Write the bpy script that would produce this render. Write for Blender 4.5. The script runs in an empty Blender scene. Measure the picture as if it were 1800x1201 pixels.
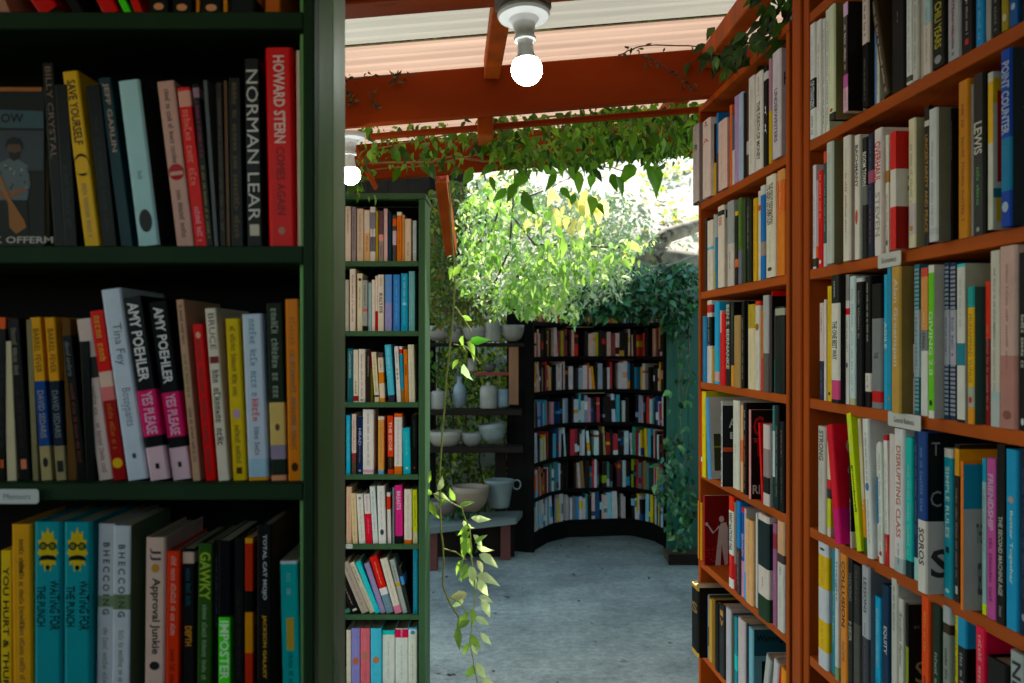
import bpy, math, random, re
import numpy as np
from mathutils import Vector, Matrix
SC = bpy.context.scene
COL = SC.collection
R = math.radians
# ---------------------------------------------------------------- camera, sky, sun, exposure
cam_d = bpy.data.cameras.new('camera'); cam = bpy.data.objects.new('camera', cam_d); COL.objects.link(cam)
cam.location = (0, 0, 1.6); cam.rotation_euler = (R(90), 0, 0)
cam_d.sensor_width = 36; cam_d.lens = 35; cam_d.shift_y = 3.5 / 1800
cam_d.clip_start = .02; cam_d.clip_end = 400
cam_d.dof.use_dof = True; cam_d.dof.focus_distance = 2.6; cam_d.dof.aperture_fstop = 7.1
SC.camera = cam
SUN_EL, SUN_AZ = 52, 14          # azimuth from +Y towards +X
w = bpy.data.worlds.new('World'); SC.world = w; w.use_nodes = True
nt = w.node_tree; bg = nt.nodes['Background']
sky = nt.nodes.new('ShaderNodeTexSky'); sky.sky_type = 'NISHITA'; sky.sun_disc = False
sky.sun_elevation = R(SUN_EL); sky.sun_rotation = R(SUN_AZ); sky.air_density = 1.0; sky.dust_density = 1.5
vm = nt.nodes.new('ShaderNodeVectorMath'); vm.operation = 'MULTIPLY'; vm.inputs[1].default_value = (1.0, .97, .74)   # a hazier, less blue sky
nt.links.new(sky.outputs[0], vm.inputs[0]); nt.links.new(vm.outputs[0], bg.inputs[0]); bg.inputs[1].default_value = .15
sd = bpy.data.lights.new('sun', 'SUN'); sd.energy = 3.3; sd.angle = R(.6); sd.color = (1, .94, .84)
so = bpy.data.objects.new('sun', sd); COL.objects.link(so)
sv = Vector((math.sin(R(SUN_AZ)) * math.cos(R(SUN_EL)), math.cos(R(SUN_AZ)) * math.cos(R(SUN_EL)), math.sin(R(SUN_EL))))
so.rotation_euler = (-sv).to_track_quat('-Z', 'Y').to_euler()
SC.view_settings.view_transform = 'Standard'; SC.view_settings.look = 'None'
SC.view_settings.exposure = 2.02; SC.view_settings.gamma = 1
SC.render.engine = 'CYCLES'
SC.cycles.max_bounces = 10; SC.cycles.diffuse_bounces = 6; SC.cycles.transmission_bounces = 8; SC.cycles.transparent_max_bounces = 8
SC.cycles.sample_clamp_indirect = 6
random.seed(7); RNG = np.random.default_rng(11)
# ---------------------------------------------------------------- helpers
CX, CY, F = 900., 604., 1750.
def P(u, v, Y): return Vector(((u - CX) / F * Y, Y, 1.6 + (CY - v) / F * Y))
def lin(c): return c / 12.92 if c <= .04045 else ((c + .055) / 1.055) ** 2.4
def hx(s):
    if s == '0': s = '000'
    if len(s) == 3: s = ''.join(c * 2 for c in s)
    return tuple(lin(int(s[i:i + 2], 16) / 255) for i in (0, 2, 4))
def tag(o, label=None, cat=None, group=None, kind=None):
    if label: o['label'] = label
    if cat: o['category'] = cat
    if group: o['group'] = group
    if kind: o['kind'] = kind
    return o
def empty(name, loc, label=None, cat=None, group=None):
    o = bpy.data.objects.new(name, None); COL.objects.link(o); o.location = loc; o.empty_display_size = .05
    return tag(o, label, cat, group)
class MB:
    """collects faces (with a colour each) for one mesh object"""
    def __init__(s, xf=None): s.v = []; s.f = []; s.c = []; s.m = []; s.xf = xf; s.smooth = False
    def add(s, vs, fs, col=(1, 1, 1), m=0):
        b = len(s.v)
        s.v += [tuple(s.xf @ Vector(p)) if s.xf else tuple(p) for p in vs]
        s.f += [tuple(b + i for i in f) for f in fs]
        s.c += [col] * len(fs); s.m += [m] * len(fs)
    def box(s, x0, x1, y0, y1, z0, z1, col=(1, 1, 1), m=0, bv=0):
        if bv <= 0:
            s.add([(x0,y0,z0),(x1,y0,z0),(x1,y1,z0),(x0,y1,z0),(x0,y0,z1),(x1,y0,z1),(x1,y1,z1),(x0,y1,z1)],
                  [(0,3,2,1),(4,5,6,7),(0,1,5,4),(1,2,6,5),(2,3,7,6),(3,0,4,7)], col, m); return
        bv = min(bv, (x1-x0)*.45, (y1-y0)*.45, (z1-z0)*.45)
        vs = []
        X = (x0, x1); Y = (y0, y1); Z = (z0, z1)
        for i in (0, 1):
            for j in (0, 1):
                for k in (0, 1):
                    dx = bv if i == 0 else -bv; dy = bv if j == 0 else -bv; dz = bv if k == 0 else -bv
                    vs += [(X[i], Y[j]+dy, Z[k]+dz), (X[i]+dx, Y[j], Z[k]+dz), (X[i]+dx, Y[j]+dy, Z[k])]
        I = lambda i, j, k, a: (i*4 + j*2 + k)*3 + a
        fs = [(I(0,0,0,0),I(0,0,1,0),I(0,1,1,0),I(0,1,0,0)), (I(1,0,0,0),I(1,1,0,0),I(1,1,1,0),I(1,0,1,0)),
              (I(0,0,0,1),I(1,0,0,1),I(1,0,1,1),I(0,0,1,1)), (I(0,1,0,1),I(0,1,1,1),I(1,1,1,1),I(1,1,0,1)),
              (I(0,0,0,2),I(0,1,0,2),I(1,1,0,2),I(1,0,0,2)), (I(0,0,1,2),I(1,0,1,2),I(1,1,1,2),I(0,1,1,2))]
        for i in (0, 1):
            for j in (0, 1): fs.append((I(i,j,0,0),I(i,j,1,0),I(i,j,1,1),I(i,j,0,1)))
            for k in (0, 1): fs.append((I(i,0,k,0),I(i,1,k,0),I(i,1,k,2),I(i,0,k,2)))
        for j in (0, 1):
            for k in (0, 1): fs.append((I(0,j,k,1),I(1,j,k,1),I(1,j,k,2),I(0,j,k,2)))
        for i in (0, 1):
            for j in (0, 1):
                for k in (0, 1): fs.append((I(i,j,k,0),I(i,j,k,1),I(i,j,k,2)))
        s.add(vs, fs, col, m)
    def beam(s, a, b, wx, wz, col=(1,1,1), m=0, up=(0,0,1), bv=.003):
        """box from a to b (centre line), wx wide sideways, wz high"""
        a = Vector(a); b = Vector(b); d = (b - a); L = d.length; d.normalize()
        side = d.cross(Vector(up)).normalized(); u2 = side.cross(d)
        M = Matrix((side, d, u2)).transposed().to_4x4(); M.translation = a
        old = s.xf; s.xf = (old @ M) if old else M
        s.box(-wx/2, wx/2, 0, L, -wz/2, wz/2, col, m, bv); s.xf = old
    def tube(s, pts, r, n=6, col=(1,1,1), m=0, cap=True):
        pts = [Vector(p) for p in pts]; k = len(pts)
        rs = r if isinstance(r, (list, tuple)) else [r]*k
        vs = []; prev = None
        for i, p in enumerate(pts):
            t = (pts[min(i+1, k-1)] - pts[max(i-1, 0)]).normalized()
            if prev is None:
                prev = t.cross(Vector((0, 0, 1)))
                if prev.length < .1: prev = t.cross(Vector((0, 1, 0)))
            a = (prev - t*prev.dot(t)).normalized(); b = t.cross(a); prev = a
            for j in range(n):
                q = 2*math.pi*j/n; vs.append(p + (a*math.cos(q) + b*math.sin(q))*rs[i])
        fs = [(i*n+j, i*n+(j+1) % n, (i+1)*n+(j+1) % n, (i+1)*n+j) for i in range(k-1) for j in range(n)]
        if cap: fs += [tuple(reversed(range(n))), tuple((k-1)*n+j for j in range(n))]
        s.add(vs, fs, col, m)
    def lathe(s, prof, c=(0,0,0), n=32, col=(1,1,1), m=0, wob=0, sx=1, sy=1):
        """profile of (radius, height); closed ends if radius 0"""
        vs = []; k = len(prof)
        for i, (r, z) in enumerate(prof):
            for j in range(n):
                q = 2*math.pi*j/n; rr = r*(1+wob*math.sin(3*q+i*.3)+wob*.6*math.sin(7*q))
                vs.append((c[0]+rr*math.cos(q)*sx, c[1]+rr*math.sin(q)*sy, c[2]+z))
        fs = [(i*n+j, i*n+(j+1) % n, (i+1)*n+(j+1) % n, (i+1)*n+j) for i in range(k-1) for j in range(n)]
        s.add(vs, fs, col, m)
    def build(s, name, mats, parent=None, smooth=False, loc=None, kind=None):
        me = bpy.data.meshes.new(name); me.from_pydata(s.v, [], s.f)
        if not isinstance(mats, (list, tuple)): mats = [mats]
        for q in mats: me.materials.append(q)
        if len(mats) > 1: me.polygons.foreach_set('material_index', s.m)
        ca = me.color_attributes.new('Col', 'FLOAT_COLOR', 'CORNER')
        cnt = np.fromiter((len(f) for f in s.f), int, len(s.f))
        cc = np.repeat(np.array([tuple(c)[:3]+(1,) for c in s.c], 'f'), cnt, axis=0)
        ca.data.foreach_set('color', cc.ravel())
        if smooth: me.polygons.foreach_set('use_smooth', [True]*len(s.f))
        me.update()
        o = bpy.data.objects.new(name, me); COL.objects.link(o)
        if parent: o.parent = parent
        if loc is not None: o.location = loc
        if kind: o['kind'] = kind
        return o
def rel(loc):   # meshes given in world coordinates under a thing standing at loc
    return Matrix.Translation(-Vector(loc))
# ---------------------------------------------------------------- materials
def mat(name, base=(.5,.5,.5), rough=.5, use_col=False, noise=0, nscale=8, bump=0, bscale=60, coat=0, stretch=None, spec=.5, dark=None, transl=0, tcol=None, metal=0, rvar=0):
    m = bpy.data.materials.new(name); m.use_nodes = True; n = m.node_tree; L = n.links
    b = n.nodes['Principled BSDF']; b.inputs['Roughness'].default_value = rough
    b.inputs['Specular IOR Level'].default_value = spec; b.inputs['Coat Weight'].default_value = coat; b.inputs['Coat Roughness'].default_value = .15
    b.inputs['Metallic'].default_value = metal
    tc = n.nodes.new('ShaderNodeTexCoord'); src = tc.outputs['Object']
    if stretch:
        mp = n.nodes.new('ShaderNodeMapping'); mp.inputs['Scale'].default_value = stretch; L.new(src, mp.inputs[0]); src = mp.outputs[0]
    if use_col:
        a = n.nodes.new('ShaderNodeAttribute'); a.attribute_name = 'Col'; c = a.outputs['Color']
    else:
        a = n.nodes.new('ShaderNodeRGB'); a.outputs[0].default_value = (*base, 1); c = a.outputs[0]
    if noise:
        t = n.nodes.new('ShaderNodeTexNoise'); t.inputs['Scale'].default_value = nscale; t.inputs['Detail'].default_value = 6; L.new(src, t.inputs['Vector'])
        r = n.nodes.new('ShaderNodeMapRange'); r.inputs[1].default_value = .3; r.inputs[2].default_value = .7
        r.inputs[3].default_value = 1-noise; r.inputs[4].default_value = 1+noise*.6; L.new(t.outputs[0], r.inputs[0])
        mx = n.nodes.new('ShaderNodeVectorMath'); mx.operation = 'SCALE'; L.new(c, mx.inputs[0]); L.new(r.outputs[0], mx.inputs['Scale']); c = mx.outputs[0]
    if dark:   # worn patches with a colour of their own
        t = n.nodes.new('ShaderNodeTexNoise'); t.inputs['Scale'].default_value = dark[1]; t.inputs['Detail'].default_value = 8; t.inputs['Roughness'].default_value = .7; L.new(src, t.inputs['Vector'])
        r = n.nodes.new('ShaderNodeMapRange'); r.inputs[1].default_value = dark[2]; r.inputs[2].default_value = dark[2]+.06; L.new(t.outputs[0], r.inputs[0])
        mx = n.nodes.new('ShaderNodeMix'); mx.data_type = 'RGBA'; L.new(r.outputs[0], mx.inputs[0]); L.new(c, mx.inputs[6]); mx.inputs[7].default_value = (*dark[0], 1); c = mx.outputs[2]
    L.new(c, b.inputs['Base Color'])
    if rvar:
        t = n.nodes.new('ShaderNodeTexNoise'); t.inputs['Scale'].default_value = 14; L.new(src, t.inputs['Vector'])
        r = n.nodes.new('ShaderNodeMapRange'); r.inputs[3].default_value = rough-rvar; r.inputs[4].default_value = rough+rvar; L.new(t.outputs[0], r.inputs[0]); L.new(r.outputs[0], b.inputs['Roughness'])
    if bump:
        t = n.nodes.new('ShaderNodeTexNoise'); t.inputs['Scale'].default_value = bscale; t.inputs['Detail'].default_value = 5; L.new(src, t.inputs['Vector'])
        bp = n.nodes.new('ShaderNodeBump'); bp.inputs['Strength'].default_value = bump; bp.inputs['Distance'].default_value = .002; L.new(t.outputs[0], bp.inputs['Height']); L.new(bp.outputs[0], b.inputs['Normal'])
    if transl:
        tr = n.nodes.new('ShaderNodeBsdfTranslucent'); ms = n.nodes.new('ShaderNodeMixShader'); ms.inputs[0].default_value = transl
        if tcol:
            v = n.nodes.new('ShaderNodeVectorMath'); v.operation = 'MULTIPLY'; L.new(c, v.inputs[0]); v.inputs[1].default_value = tcol; L.new(v.outputs[0], tr.inputs[0])
        else: L.new(c, tr.inputs[0])
        out = n.nodes['Material Output']; L.new(b.outputs[0], ms.inputs[1]); L.new(tr.outputs[0], ms.inputs[2]); L.new(ms.outputs[0], out.inputs[0])
    return m
M_cover = mat('printed_cover', use_col=True, rough=.55, spec=.12, dark=(hx('8a7c68'), 26, .76), noise=.10, nscale=35, bump=.15, bscale=300, rvar=.1)
M_gloss = mat('glossy_jacket', use_col=True, rough=.34, noise=.07, nscale=30, coat=0, rvar=.06, spec=.14)
M_page = mat('paper_pages', base=hx('b8a27e'), rough=.8, noise=.35, nscale=3, stretch=(700, 3, 3))
M_green = mat('dark_green_paint', base=hx('173015'), spec=.15, rough=.6, noise=.3, nscale=5, stretch=(1, 1, .12), bump=.5, bscale=60, rvar=.12)
M_green3 = mat('bright_side_paint', base=hx('7cae68'), spec=.06, rough=.6, noise=.45, nscale=3, stretch=(1, 1, .5), bump=.3, bscale=40, rvar=.1, dark=(hx('2c5a30'), 5, .60))  # same green case; light falling on its side put into the colour
M_green4 = mat('worn_pale_side_paint', base=hx('a9c79a'), spec=.12, rough=.5, noise=.5, nscale=2.2, stretch=(1, 1, .6), bump=.3, bscale=40, rvar=.1, dark=(hx('5a8450'), 4, .58))  # rear side board paler still, its stronger light put into the colour
M_green2 = mat('satin_green_paint', base=hx('375e39'), spec=.3, rough=.55, noise=.22, nscale=9, stretch=(1, 1, .06), bump=.25, bscale=40, rvar=.08, dark=(hx('2c4c30'), 14, .68))
M_orange = mat('orange_paint', base=(.44, .076, .005), rough=.6, spec=.08, noise=.28, nscale=14, bump=.7, bscale=60, stretch=(1, 1, .12), dark=(hx('4a1c04'), 16, .69), rvar=.1)
M_orangeh = mat('orange_shelf_paint', base=(.46, .083, .005), rough=.6, spec=.08, noise=.28, nscale=14, bump=.7, bscale=60, stretch=(1, .12, 1), dark=(hx('3c1806'), 16, .68), rvar=.1)
M_beam = mat('rusty_orange_beam_paint', base=(.27, .036, .002), spec=.08, rough=.65, noise=.25, nscale=6, bump=.6, bscale=45, stretch=(.25, 1, 1), dark=(hx('3c1204'), 9, .62))
M_dark = mat('dark_stained_wood', base=hx('1c130d'), rough=.8, spec=.2, noise=.3, nscale=10, bump=.4)
M_black = mat('blackened_wood', base=hx('0b0908'), rough=.85, spec=.15, noise=.3, nscale=10, bump=.4)
M_redpost = mat('red_painted_post', base=hx('8c241c'), rough=.6, noise=.3, nscale=10, bump=.4)
M_brown = mat('weathered_wood', base=hx('8a5a3c'), rough=.7, noise=.35, nscale=8, bump=.5, stretch=(1, 1, .15))
M_bench = mat('grey_weathered_board', base=hx('6f7876'), rough=.7, noise=.3, nscale=6, bump=.5, stretch=(.2, 1, 1))
M_teal = mat('teal_green_paint', base=hx('0e5c4c'), rough=.5, noise=.3, nscale=6, bump=.4, stretch=(1, 1, .1))
M_white = mat('white_porcelain', base=(.8, .79, .76), rough=.3, noise=.08)
M_plastic = mat('grey_plastic', base=hx('d0cec8'), rough=.4, noise=.1)
M_tagm = mat('shelf_tag_card', use_col=True, rough=.5, noise=.05)
M_clay = mat('glazed_stoneware', use_col=True, rough=.45, noise=.2, nscale=14, bump=.4, bscale=80)
M_speck = mat('speckled_stoneware', use_col=True, rough=.45, noise=.12, nscale=9, bump=.4, bscale=80, dark=(hx('3a2c24'), 38, .66))
M_leaf = mat('vine_leaf', use_col=True, rough=.38, noise=.15, nscale=30, transl=.5, tcol=(1.35, 1.5, .45))
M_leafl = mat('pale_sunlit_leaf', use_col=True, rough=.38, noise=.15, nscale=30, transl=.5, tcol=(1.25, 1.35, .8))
M_leafd = mat('dark_leaf', use_col=True, rough=.3, noise=.2, nscale=25, transl=.25, tcol=(1.2, 1.3, .5))
M_stem = mat('vine_stem', use_col=True, rough=.6, noise=.3, nscale=30, bump=.5)
M_bark = mat('grey_bark', base=hx('8c857c'), rough=.9, noise=.5, nscale=10, bump=1, bscale=20, dark=(hx('3c342c'), 6, .56))

ROWS = {}
ROWS['L0'] = '''
2 20 -270 l-120|tan worn|a76||~ .1 .9 432
74 108 -240 l-190|crimson fallen|b12||~ .1 .9 311
132 150 -250 l-160|black glossy|222||~ .2 .8 888
184 211 -270 l-150|scarlet leaning|e11||~ .1 .9 711
222 234 -270 l-150|lime thin|5c1||~ .1 .9 131
240 254 -270 l-120|coral thin|d32||~ .1 .9 fcb
264 300 -280 l-8|black wide|161412||~ .1 .8 876; o .93 .97 e96
302 340 -280|black plain|151311||~ .1 .8 876; o .93 .97 e96
344 350 -270|amber thin|c71||
352 392 -280|black broad|171411||~ .1 .8 876; o .93 .97 e96
393 400 -270|orange thin|d80||
402 450 -290|bright yellow|fb0|.9-1:222|~ .1 .85 752
466 494 -260|rust brown|a52||~ .1 .9 321
'''
ROWS['L1'] = '''
95 114 110 l-22|black gold lettered|1a1715||*BILLY CRYSTAL .02 .52 865
116 138 150 l-18|black shiny|151414||~ .5 .9 333
150 178 126 l-40|yellow|e8b012||!SAVE YOURSELF .05 .42 211 b; o .47 .6 111 1.0; ~ .64 .95 976
181 206 150 l-30|black matt|141414||~ .2 .9 2a2a2a
212 233 136 l-40|dark teal|123038||*JEFF GARLIN .03 .44 a87 b
246 284 143 l-36 p.6 f222|pale blue|9ab4b8||~ .55 .62 688; o .78 .92 222 .6
311 341 142 l-36|dusty pink|b98a80||~ .05 .5 433 i; o .5 .6 b12 .95; ~ .66 .95 533 i
342 364 153 l-32|orange red|d22a1c|.02-.12:e8a090|~ .14 .62 e76 b; ~ .75 .97 f9a
365 377 150 l-26|dark magenta|221420|.02-.08:867|~ .1 .45 a35; ~ .5 .95 983
378 385 142 l-20|thin silver edged|555||
387 397 145 l-8|dark brown|2a1d18||~ .1 .9 654
399 405 142 l-6|thin bronze|5a3a24||
407 430 138 l-6|black gold printed|181412||~ .03 .95 6a4a22 i
435 463 104 l-6|black white lettered|141214||*NORMAN LEAR .06 .86 d8c8c4 .75; r .88 .94 cba .6
474 522 86 l-7|thick red|d5140e||*HOWARD STERN .04 .48 f0c8c0 b .42; *COMES AGAIN .5 .84 311 .3; o .9 .94 b76 .25
524 531 90 l-3|slim cream|c2a894||
'''
ROWS['L2'] = '''
0 12 558|black orange topped|171310|0-.07:c50|~ .3 .8 333; r .87 .92 c52 .5
14 31 600 l-10|cream worn|b8a688||
33 56 560 l-22|black handwritten|1b1917||~ .06 .35 876 i; ~ .45 .8 322; r .87 .93 d75 .45
58 68 562 l-12|slim khaki|786c50||
73 92 558 l-21|yellow and blue|c98c10|.39-.79:0f3a74;.79-1:9a8560|*BARREL FEVER .07 .34 321; *DAVID SEDARIS .45 .74 a98; o .86 .92 222 .5
98 117 558 l-21|orange and navy|cc8a3a|.39-.79:101c2e;.79-1:8a7858|*BARREL FEVER .07 .34 321; *DAVID SEDARIS .45 .74 888; r .88 .95 222 .6
119 134 560 l-12|plain umber|5a3a10||
136 152 590 l-28|black rust lettered|161412||*david sedaris .04 .28 777 i; ~ .33 .9 732
154 170 600 l-12|slim black|100f0f||
174 199 560 l-40|white photo|bfa39c|.24-.37:2b2522|~ .42 .6 876; ~ .65 .96 866
200 223 546 l-42|red and gold|c21010|.36-.45:d8b0a0;.45-.53:d77;.53-1:8a120c|~ .03 .33 d92 b; ~ .55 .82 c62; o .87 .93 e8b010 .8
226 262 508 l-48|tall silver white|b9bac4||*Tina Fey .18 .4 556; *Bossypants .52 .72 778; o .86 .89 345 .2
266 301 522 l-50|black first twin|121114|.51-.76:c4145c;.82-1:c9a4ac|*AMY POEHLER .03 .46 e8dcdc b; !YES PLEASE .52 .75 e8b0c4 b; r .91 .94 111 .2
304 336 530 l-44|black second twin|121114|.51-.76:c4145c;.82-1:c9a4ac|*AMY POEHLER .03 .46 e8dcdc b; !YES PLEASE .52 .75 e8b0c4 b; r .9 .93 111 .2
341 355 527 l-30|slim beige|b08870||~ .03 .25 422; ~ .3 .55 574; ~ .6 .9 533
362 380 570 l-24|slim red|cc1210||~ .1 .95 633; o .05 .09 da8 .5
385 405 542 l-24|cream|d0beac||*BRUCE .03 .24 645; r .28 .32 822 .8; ~ .36 .8 322 b
409 434 560 l-14|bright yellow|efc408||~ .05 .5 642; o .56 .62 c9b .5; ~ .66 .9 642; r .92 .96 531 .4
437 473 552 l-12|white and blue|b6b8c4|.87-.98:9ab0c0;.98-1:c80|~ .03 .5 6a8ea0 b .6; ~ .51 .65 e34040 b .6; ~ .68 .85 667
477 504 533 l-9|dark green|20281c|.56-.8:c8a468;.8-.88:878;.97-1:c86|~ .03 .54 9a9c88 b .7; o .68 .72 643 .3
507 531 526 l-6|plain orange|d27820||~ .1 .86 b96a2a; ~ .3 .8 a87; i .9 .95 421
'''
ROWS['L3'] = '''
0 20 968|yellow|d0a80c||!YOU HURT & THURBER .1 .98 221 b
24 60 921 l-3|mustard|c78a08||~ .08 .26 221 i; ~ .2 .55 332 i; ~ .52 .95 543
63 113 916|first teal twin|0a7e84|.99-1:111|*WAITING FOR .3 .56 0c1a1c b .36 .24; *THE PUNCH .33 .54 0c1a1c b .32 -.24; f .02 .27 0
115 165 916|second teal twin|0a7e84|.99-1:111|*WAITING FOR .3 .56 0c1a1c b .36 .24; *THE PUNCH .33 .54 0c1a1c b .32 -.24; f .02 .27 0
168 198 921 l4|white first twin|a4a2a6|.38-.44:6d7a60|*B H E C C O I N G .1 .48 443 b .4; ~ .55 .9 776
201 232 922 l3 p1 f687858|white second twin|b0aeb2|.36-.44:5f6e50|*B H E C C O I N G .1 .48 443 b .4; ~ .55 .9 776
254 290 944 l3|cream|c2a092||JJ .06 .13 433; o .15 .2 c82 .4; !Approval Junkie .23 .66 2a1a18 b .5; i .7 .75 222
292 316 968 l3|orange red|c23a16||~ .03 .52 d8a090; ~ .6 .95 421
320 341 965|black slim|161314|.02-.09:b98|~ .12 .35 0e5060; *DEPTH .47 .59 d88a18 b
346 372 955 l3|dark green|2a4a18||!GAWKY .05 .33 9ab028 b .75; ~ .36 .8 8a9a78
375 384 950|slim black|121114||~ .1 .5 445
385 406 950|black lime splashed|141318|.44-1:4cc010|*IMPOSTER .46 .8 d8f0c0 b .8
412 430 945|black plain|100f0f||~ .3 .8 322
432 446 945|red and gold edged|a5301c|0-.03:c82;.3-.42:111;.42-.65:b71|
455 482 920 p1 f5a3826|tall black|131112||!TOTAL CAT MOJO .05 .39 c8c0c0 b .32; *JACKSON GALAXY .47 .8 d89a18 b .3
499 530 985 l-6|teal white topped|108f8c|0-.02:bbb|~ .08 .14 6bb; ~ .18 .22 abb; r .37 .58 c99a28 .42; ~ .6 .9 055
'''
ROWS['N1'] = '''
607 617 363|cream red lettered|c9b9ac||~ .05 .5 a43 .5
618.5 626 364|slim mauve grey|867a80||~ .1 .8 554
627 639 367|plain beige|c4b09c||~ .1 .8 876
640 650 369|cream gold striped|c9a47a|.02-.45:dccfbf|~ .5 .8 a32
651 660 364|white and grey|c8c4c0|.1-.4:778;.55-.82:667|~ .4 .7 333
660.5 665 371|olive slim|a08a10||
666 674 371|plum and pink|5e444e|.47-.6:c98a84;.6-1:8a7a78|~ .7 .9 544
674.5 681 367|pale pink|d2b4b0||~ .1 .8 977
682.5 688 373|slim navy|1c3346||
690 697 378|grey peach topped|4e4a4c|.08-.24:d96a3c;.34-.65:bab|~ .36 .6 555
698 706.5 373|bright orange|e8820c|0-.07:ddd|~ .2 .8 b50
707 711.5 378|tan slim|b58a5c||
712 723 385|soft cream|d6c0a8||~ .55 .9 765
725.5 732 388|short ice blue|a9b4b8|.75-.78:ccc|
'''
ROWS['N2'] = '''
607 613 492|slim grey|a8a298||
615 625 473|tall cream|d0c2b4||~ .1 .85 765
628 637 481|ivory|d9cdb4||~ .25 .6 887; o .08 .13 522 .6
637.5 646 493|silver grey|8e9290|.56-.62:b45a5a;.9-1:222|~ .1 .5 555
647 653 497|pale teal|8fa8ac||~ .3 .6 b66
653.5 659 492|slim white|cfc4ba||~ .3 .6 c55
659.5 664 485|half red|d2c6bc|.64-1:a81a12|
664.5 675 483|cream black lettered|d6cabc||*BULL'S EYE .33 .68 322 b; ~ .05 .2 876
677 689 483|violet blue|5a86c0|.5-1:8a86b4|~ .1 .8 9ad
691.5 703 483|cobalt blue|3c78bc||~ .1 .9 8bd
705 717 481|cyan|0f8fb4||~ .05 .5 9de b; o .5 .56 9de .6; ~ .6 .9 7cd
718.5 729 477|faded teal|6da4aa||~ .1 .9 9cc
'''
ROWS['N3'] = '''
611 621 613|dark teal|0b5c66||*Counterclockwise .05 .55 bcc; ~ .6 .9 554
621.5 630 615|pale oatmeal|c8bcae|.88-.98:822|~ .6 .85 654
630.5 642 614|chalk white|d5cbc0||~ .1 .9 877; i .94 .98 79a
644 651 617|dark brown|2c1c1a||~ .1 .5 a98
651.5 656 617|maroon and olive|6c1c24|.35-1:5c5a18|
659 667 619 l-6|aged cream|cfc2a4|.86-.9:333|~ .1 .8 998
668 677 620 l-4|cream with orange band|d0c0aa|0-.1:544;.4-.62:c4762c;.92-1:c80|~ .15 .35 765
683 694 606 l-7|tall sky blue|52aec8|.88-1:334|~ .05 .5 bde b; ~ .55 .85 9cd
698 705 609 l-5|white black marked|cfcac8||~ .1 .3 777; ~ .4 .6 211 b
705.5 710.5 609 l-4|blue red tipped|2a8eb4|0-.05:ddd;.05-.13:c22;.78-1:863|
711 718 614 l-2|bronze orange|bc6c14||~ .3 .5 321 b
719 730 606 l-2|plain cream|ccc4ae||~ .3 .9 bba
'''
ROWS['N4'] = '''
609 616 730|bright cyan|1c9cbc||~ .1 .8 8cd
618.5 626 728|pink and maroon|cab0a8|.65-.8:733;.8-1:543|~ .1 .6 987
628 637 733|navy|12244c||*HEAD .2 .5 9ac b; ~ .5 .8 876; i .92 .96 9ac
638 657 720|wide white|d4cecc|.93-.97:c9a|~ .06 .9 a98 b .5
665 675 732|apricot|e0a05c|0-.06:cba;.93-1:69b|~ .1 .8 b74
682 692 731 l-1|coral red|d64a2c|.7-.92:321|*THE EDGE .1 .6 f4c0a8 b; ~ .72 .9 a65
693.5 707 727|white orange ended|cfc8c4|0-.06:c85a14;.87-1:c46a20|~ .1 .84 bab
709 722.5 752 l-2|short turquoise|1ca0b0||~ .1 .6 8dd; o .84 .9 bee .3
723.5 733 729|black|171413||~ .1 .55 354; o .88 .91 b52 .2
'''
ROWS['N5'] = '''
609 618 856|peach|ddb49a||~ .2 .9 c98
620 629 867 l-3|warm ivory|d8bf98||~ .1 .9 ba8
631.5 643 868 l-5|chalky white|d5cfc6||~ .1 .9 bba; o .06 .11 777 .4
644.5 655 868 l-5|white and crimson|d2c8c6|.4-1:e01c40|~ .05 .35 a99; ~ .5 .8 e7a
656 665 855 l-6|cool white|c6ccc8||~ .1 .8 aaa
666 679 854 l-3|thick white|d2d0cc||~ .1 .9 bbb; i .75 .85 345
681.5 688 866 l-2|white red banded|d0c8c2|.08-.33:c9402c|~ .4 .8 a99; o .92 .96 333 .5
690 693.5 857|slim slate|6a7478||
695 708 853 l-1|hot pink|d93a84|.87-1:222|*BREASTS .1 .42 f0c0d8 b; ~ .5 .8 b27
710.5 724.5 860|broad cream|d2cabc|.93-1:c86a30|~ .1 .9 bba
726 734 861 l-1|lime yellow|c2c410|.78-1:c4bc98|~ .1 .7 8a2
'''
ROWS['N6'] = '''
606 617 1020 l-20|black slim|1a1614|.88-1:476|~ .3 .9 444
619 634 1010 l-30|black slanting|1e1a18||~ .1 .8 b98; r .9 .95 ccb .5
636 650 988 l-38|taupe slanting|a29488||~ .1 .9 877
650.5 660 989 l-38|cream slanting|d2c6ae||~ .08 .4 222; ~ .5 .9 ba9
660.5 669 987 l-36|turquoise slanting|1fb4bc||~ .1 .9 8dd
669.5 678.5 990 l-30|lavender slanting|8e7ea4||~ .1 .9 bad
679.5 693 978 l-31|red and blue slanting|d83430|.56-.68:ddd;.68-1:6a8290|~ .1 .5 fa9; ~ .75 .9 9ab
694.5 707 981 l-27|ivory and pink slanting|d4cabc|.86-1:d07a94|~ .1 .8 bba
708 716.5 984 l-24|grey slanting|9aa49e|.44-.5:b8901c|~ .1 .4 677
717 722.5 997 l-18|black blue marked slanting|2a2c2a|.2-.38:4a8ac0|~ .5 .9 999
726 734.5 966|tall blue|2a7c94||~ .2 .9 5ac
'''
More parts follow.
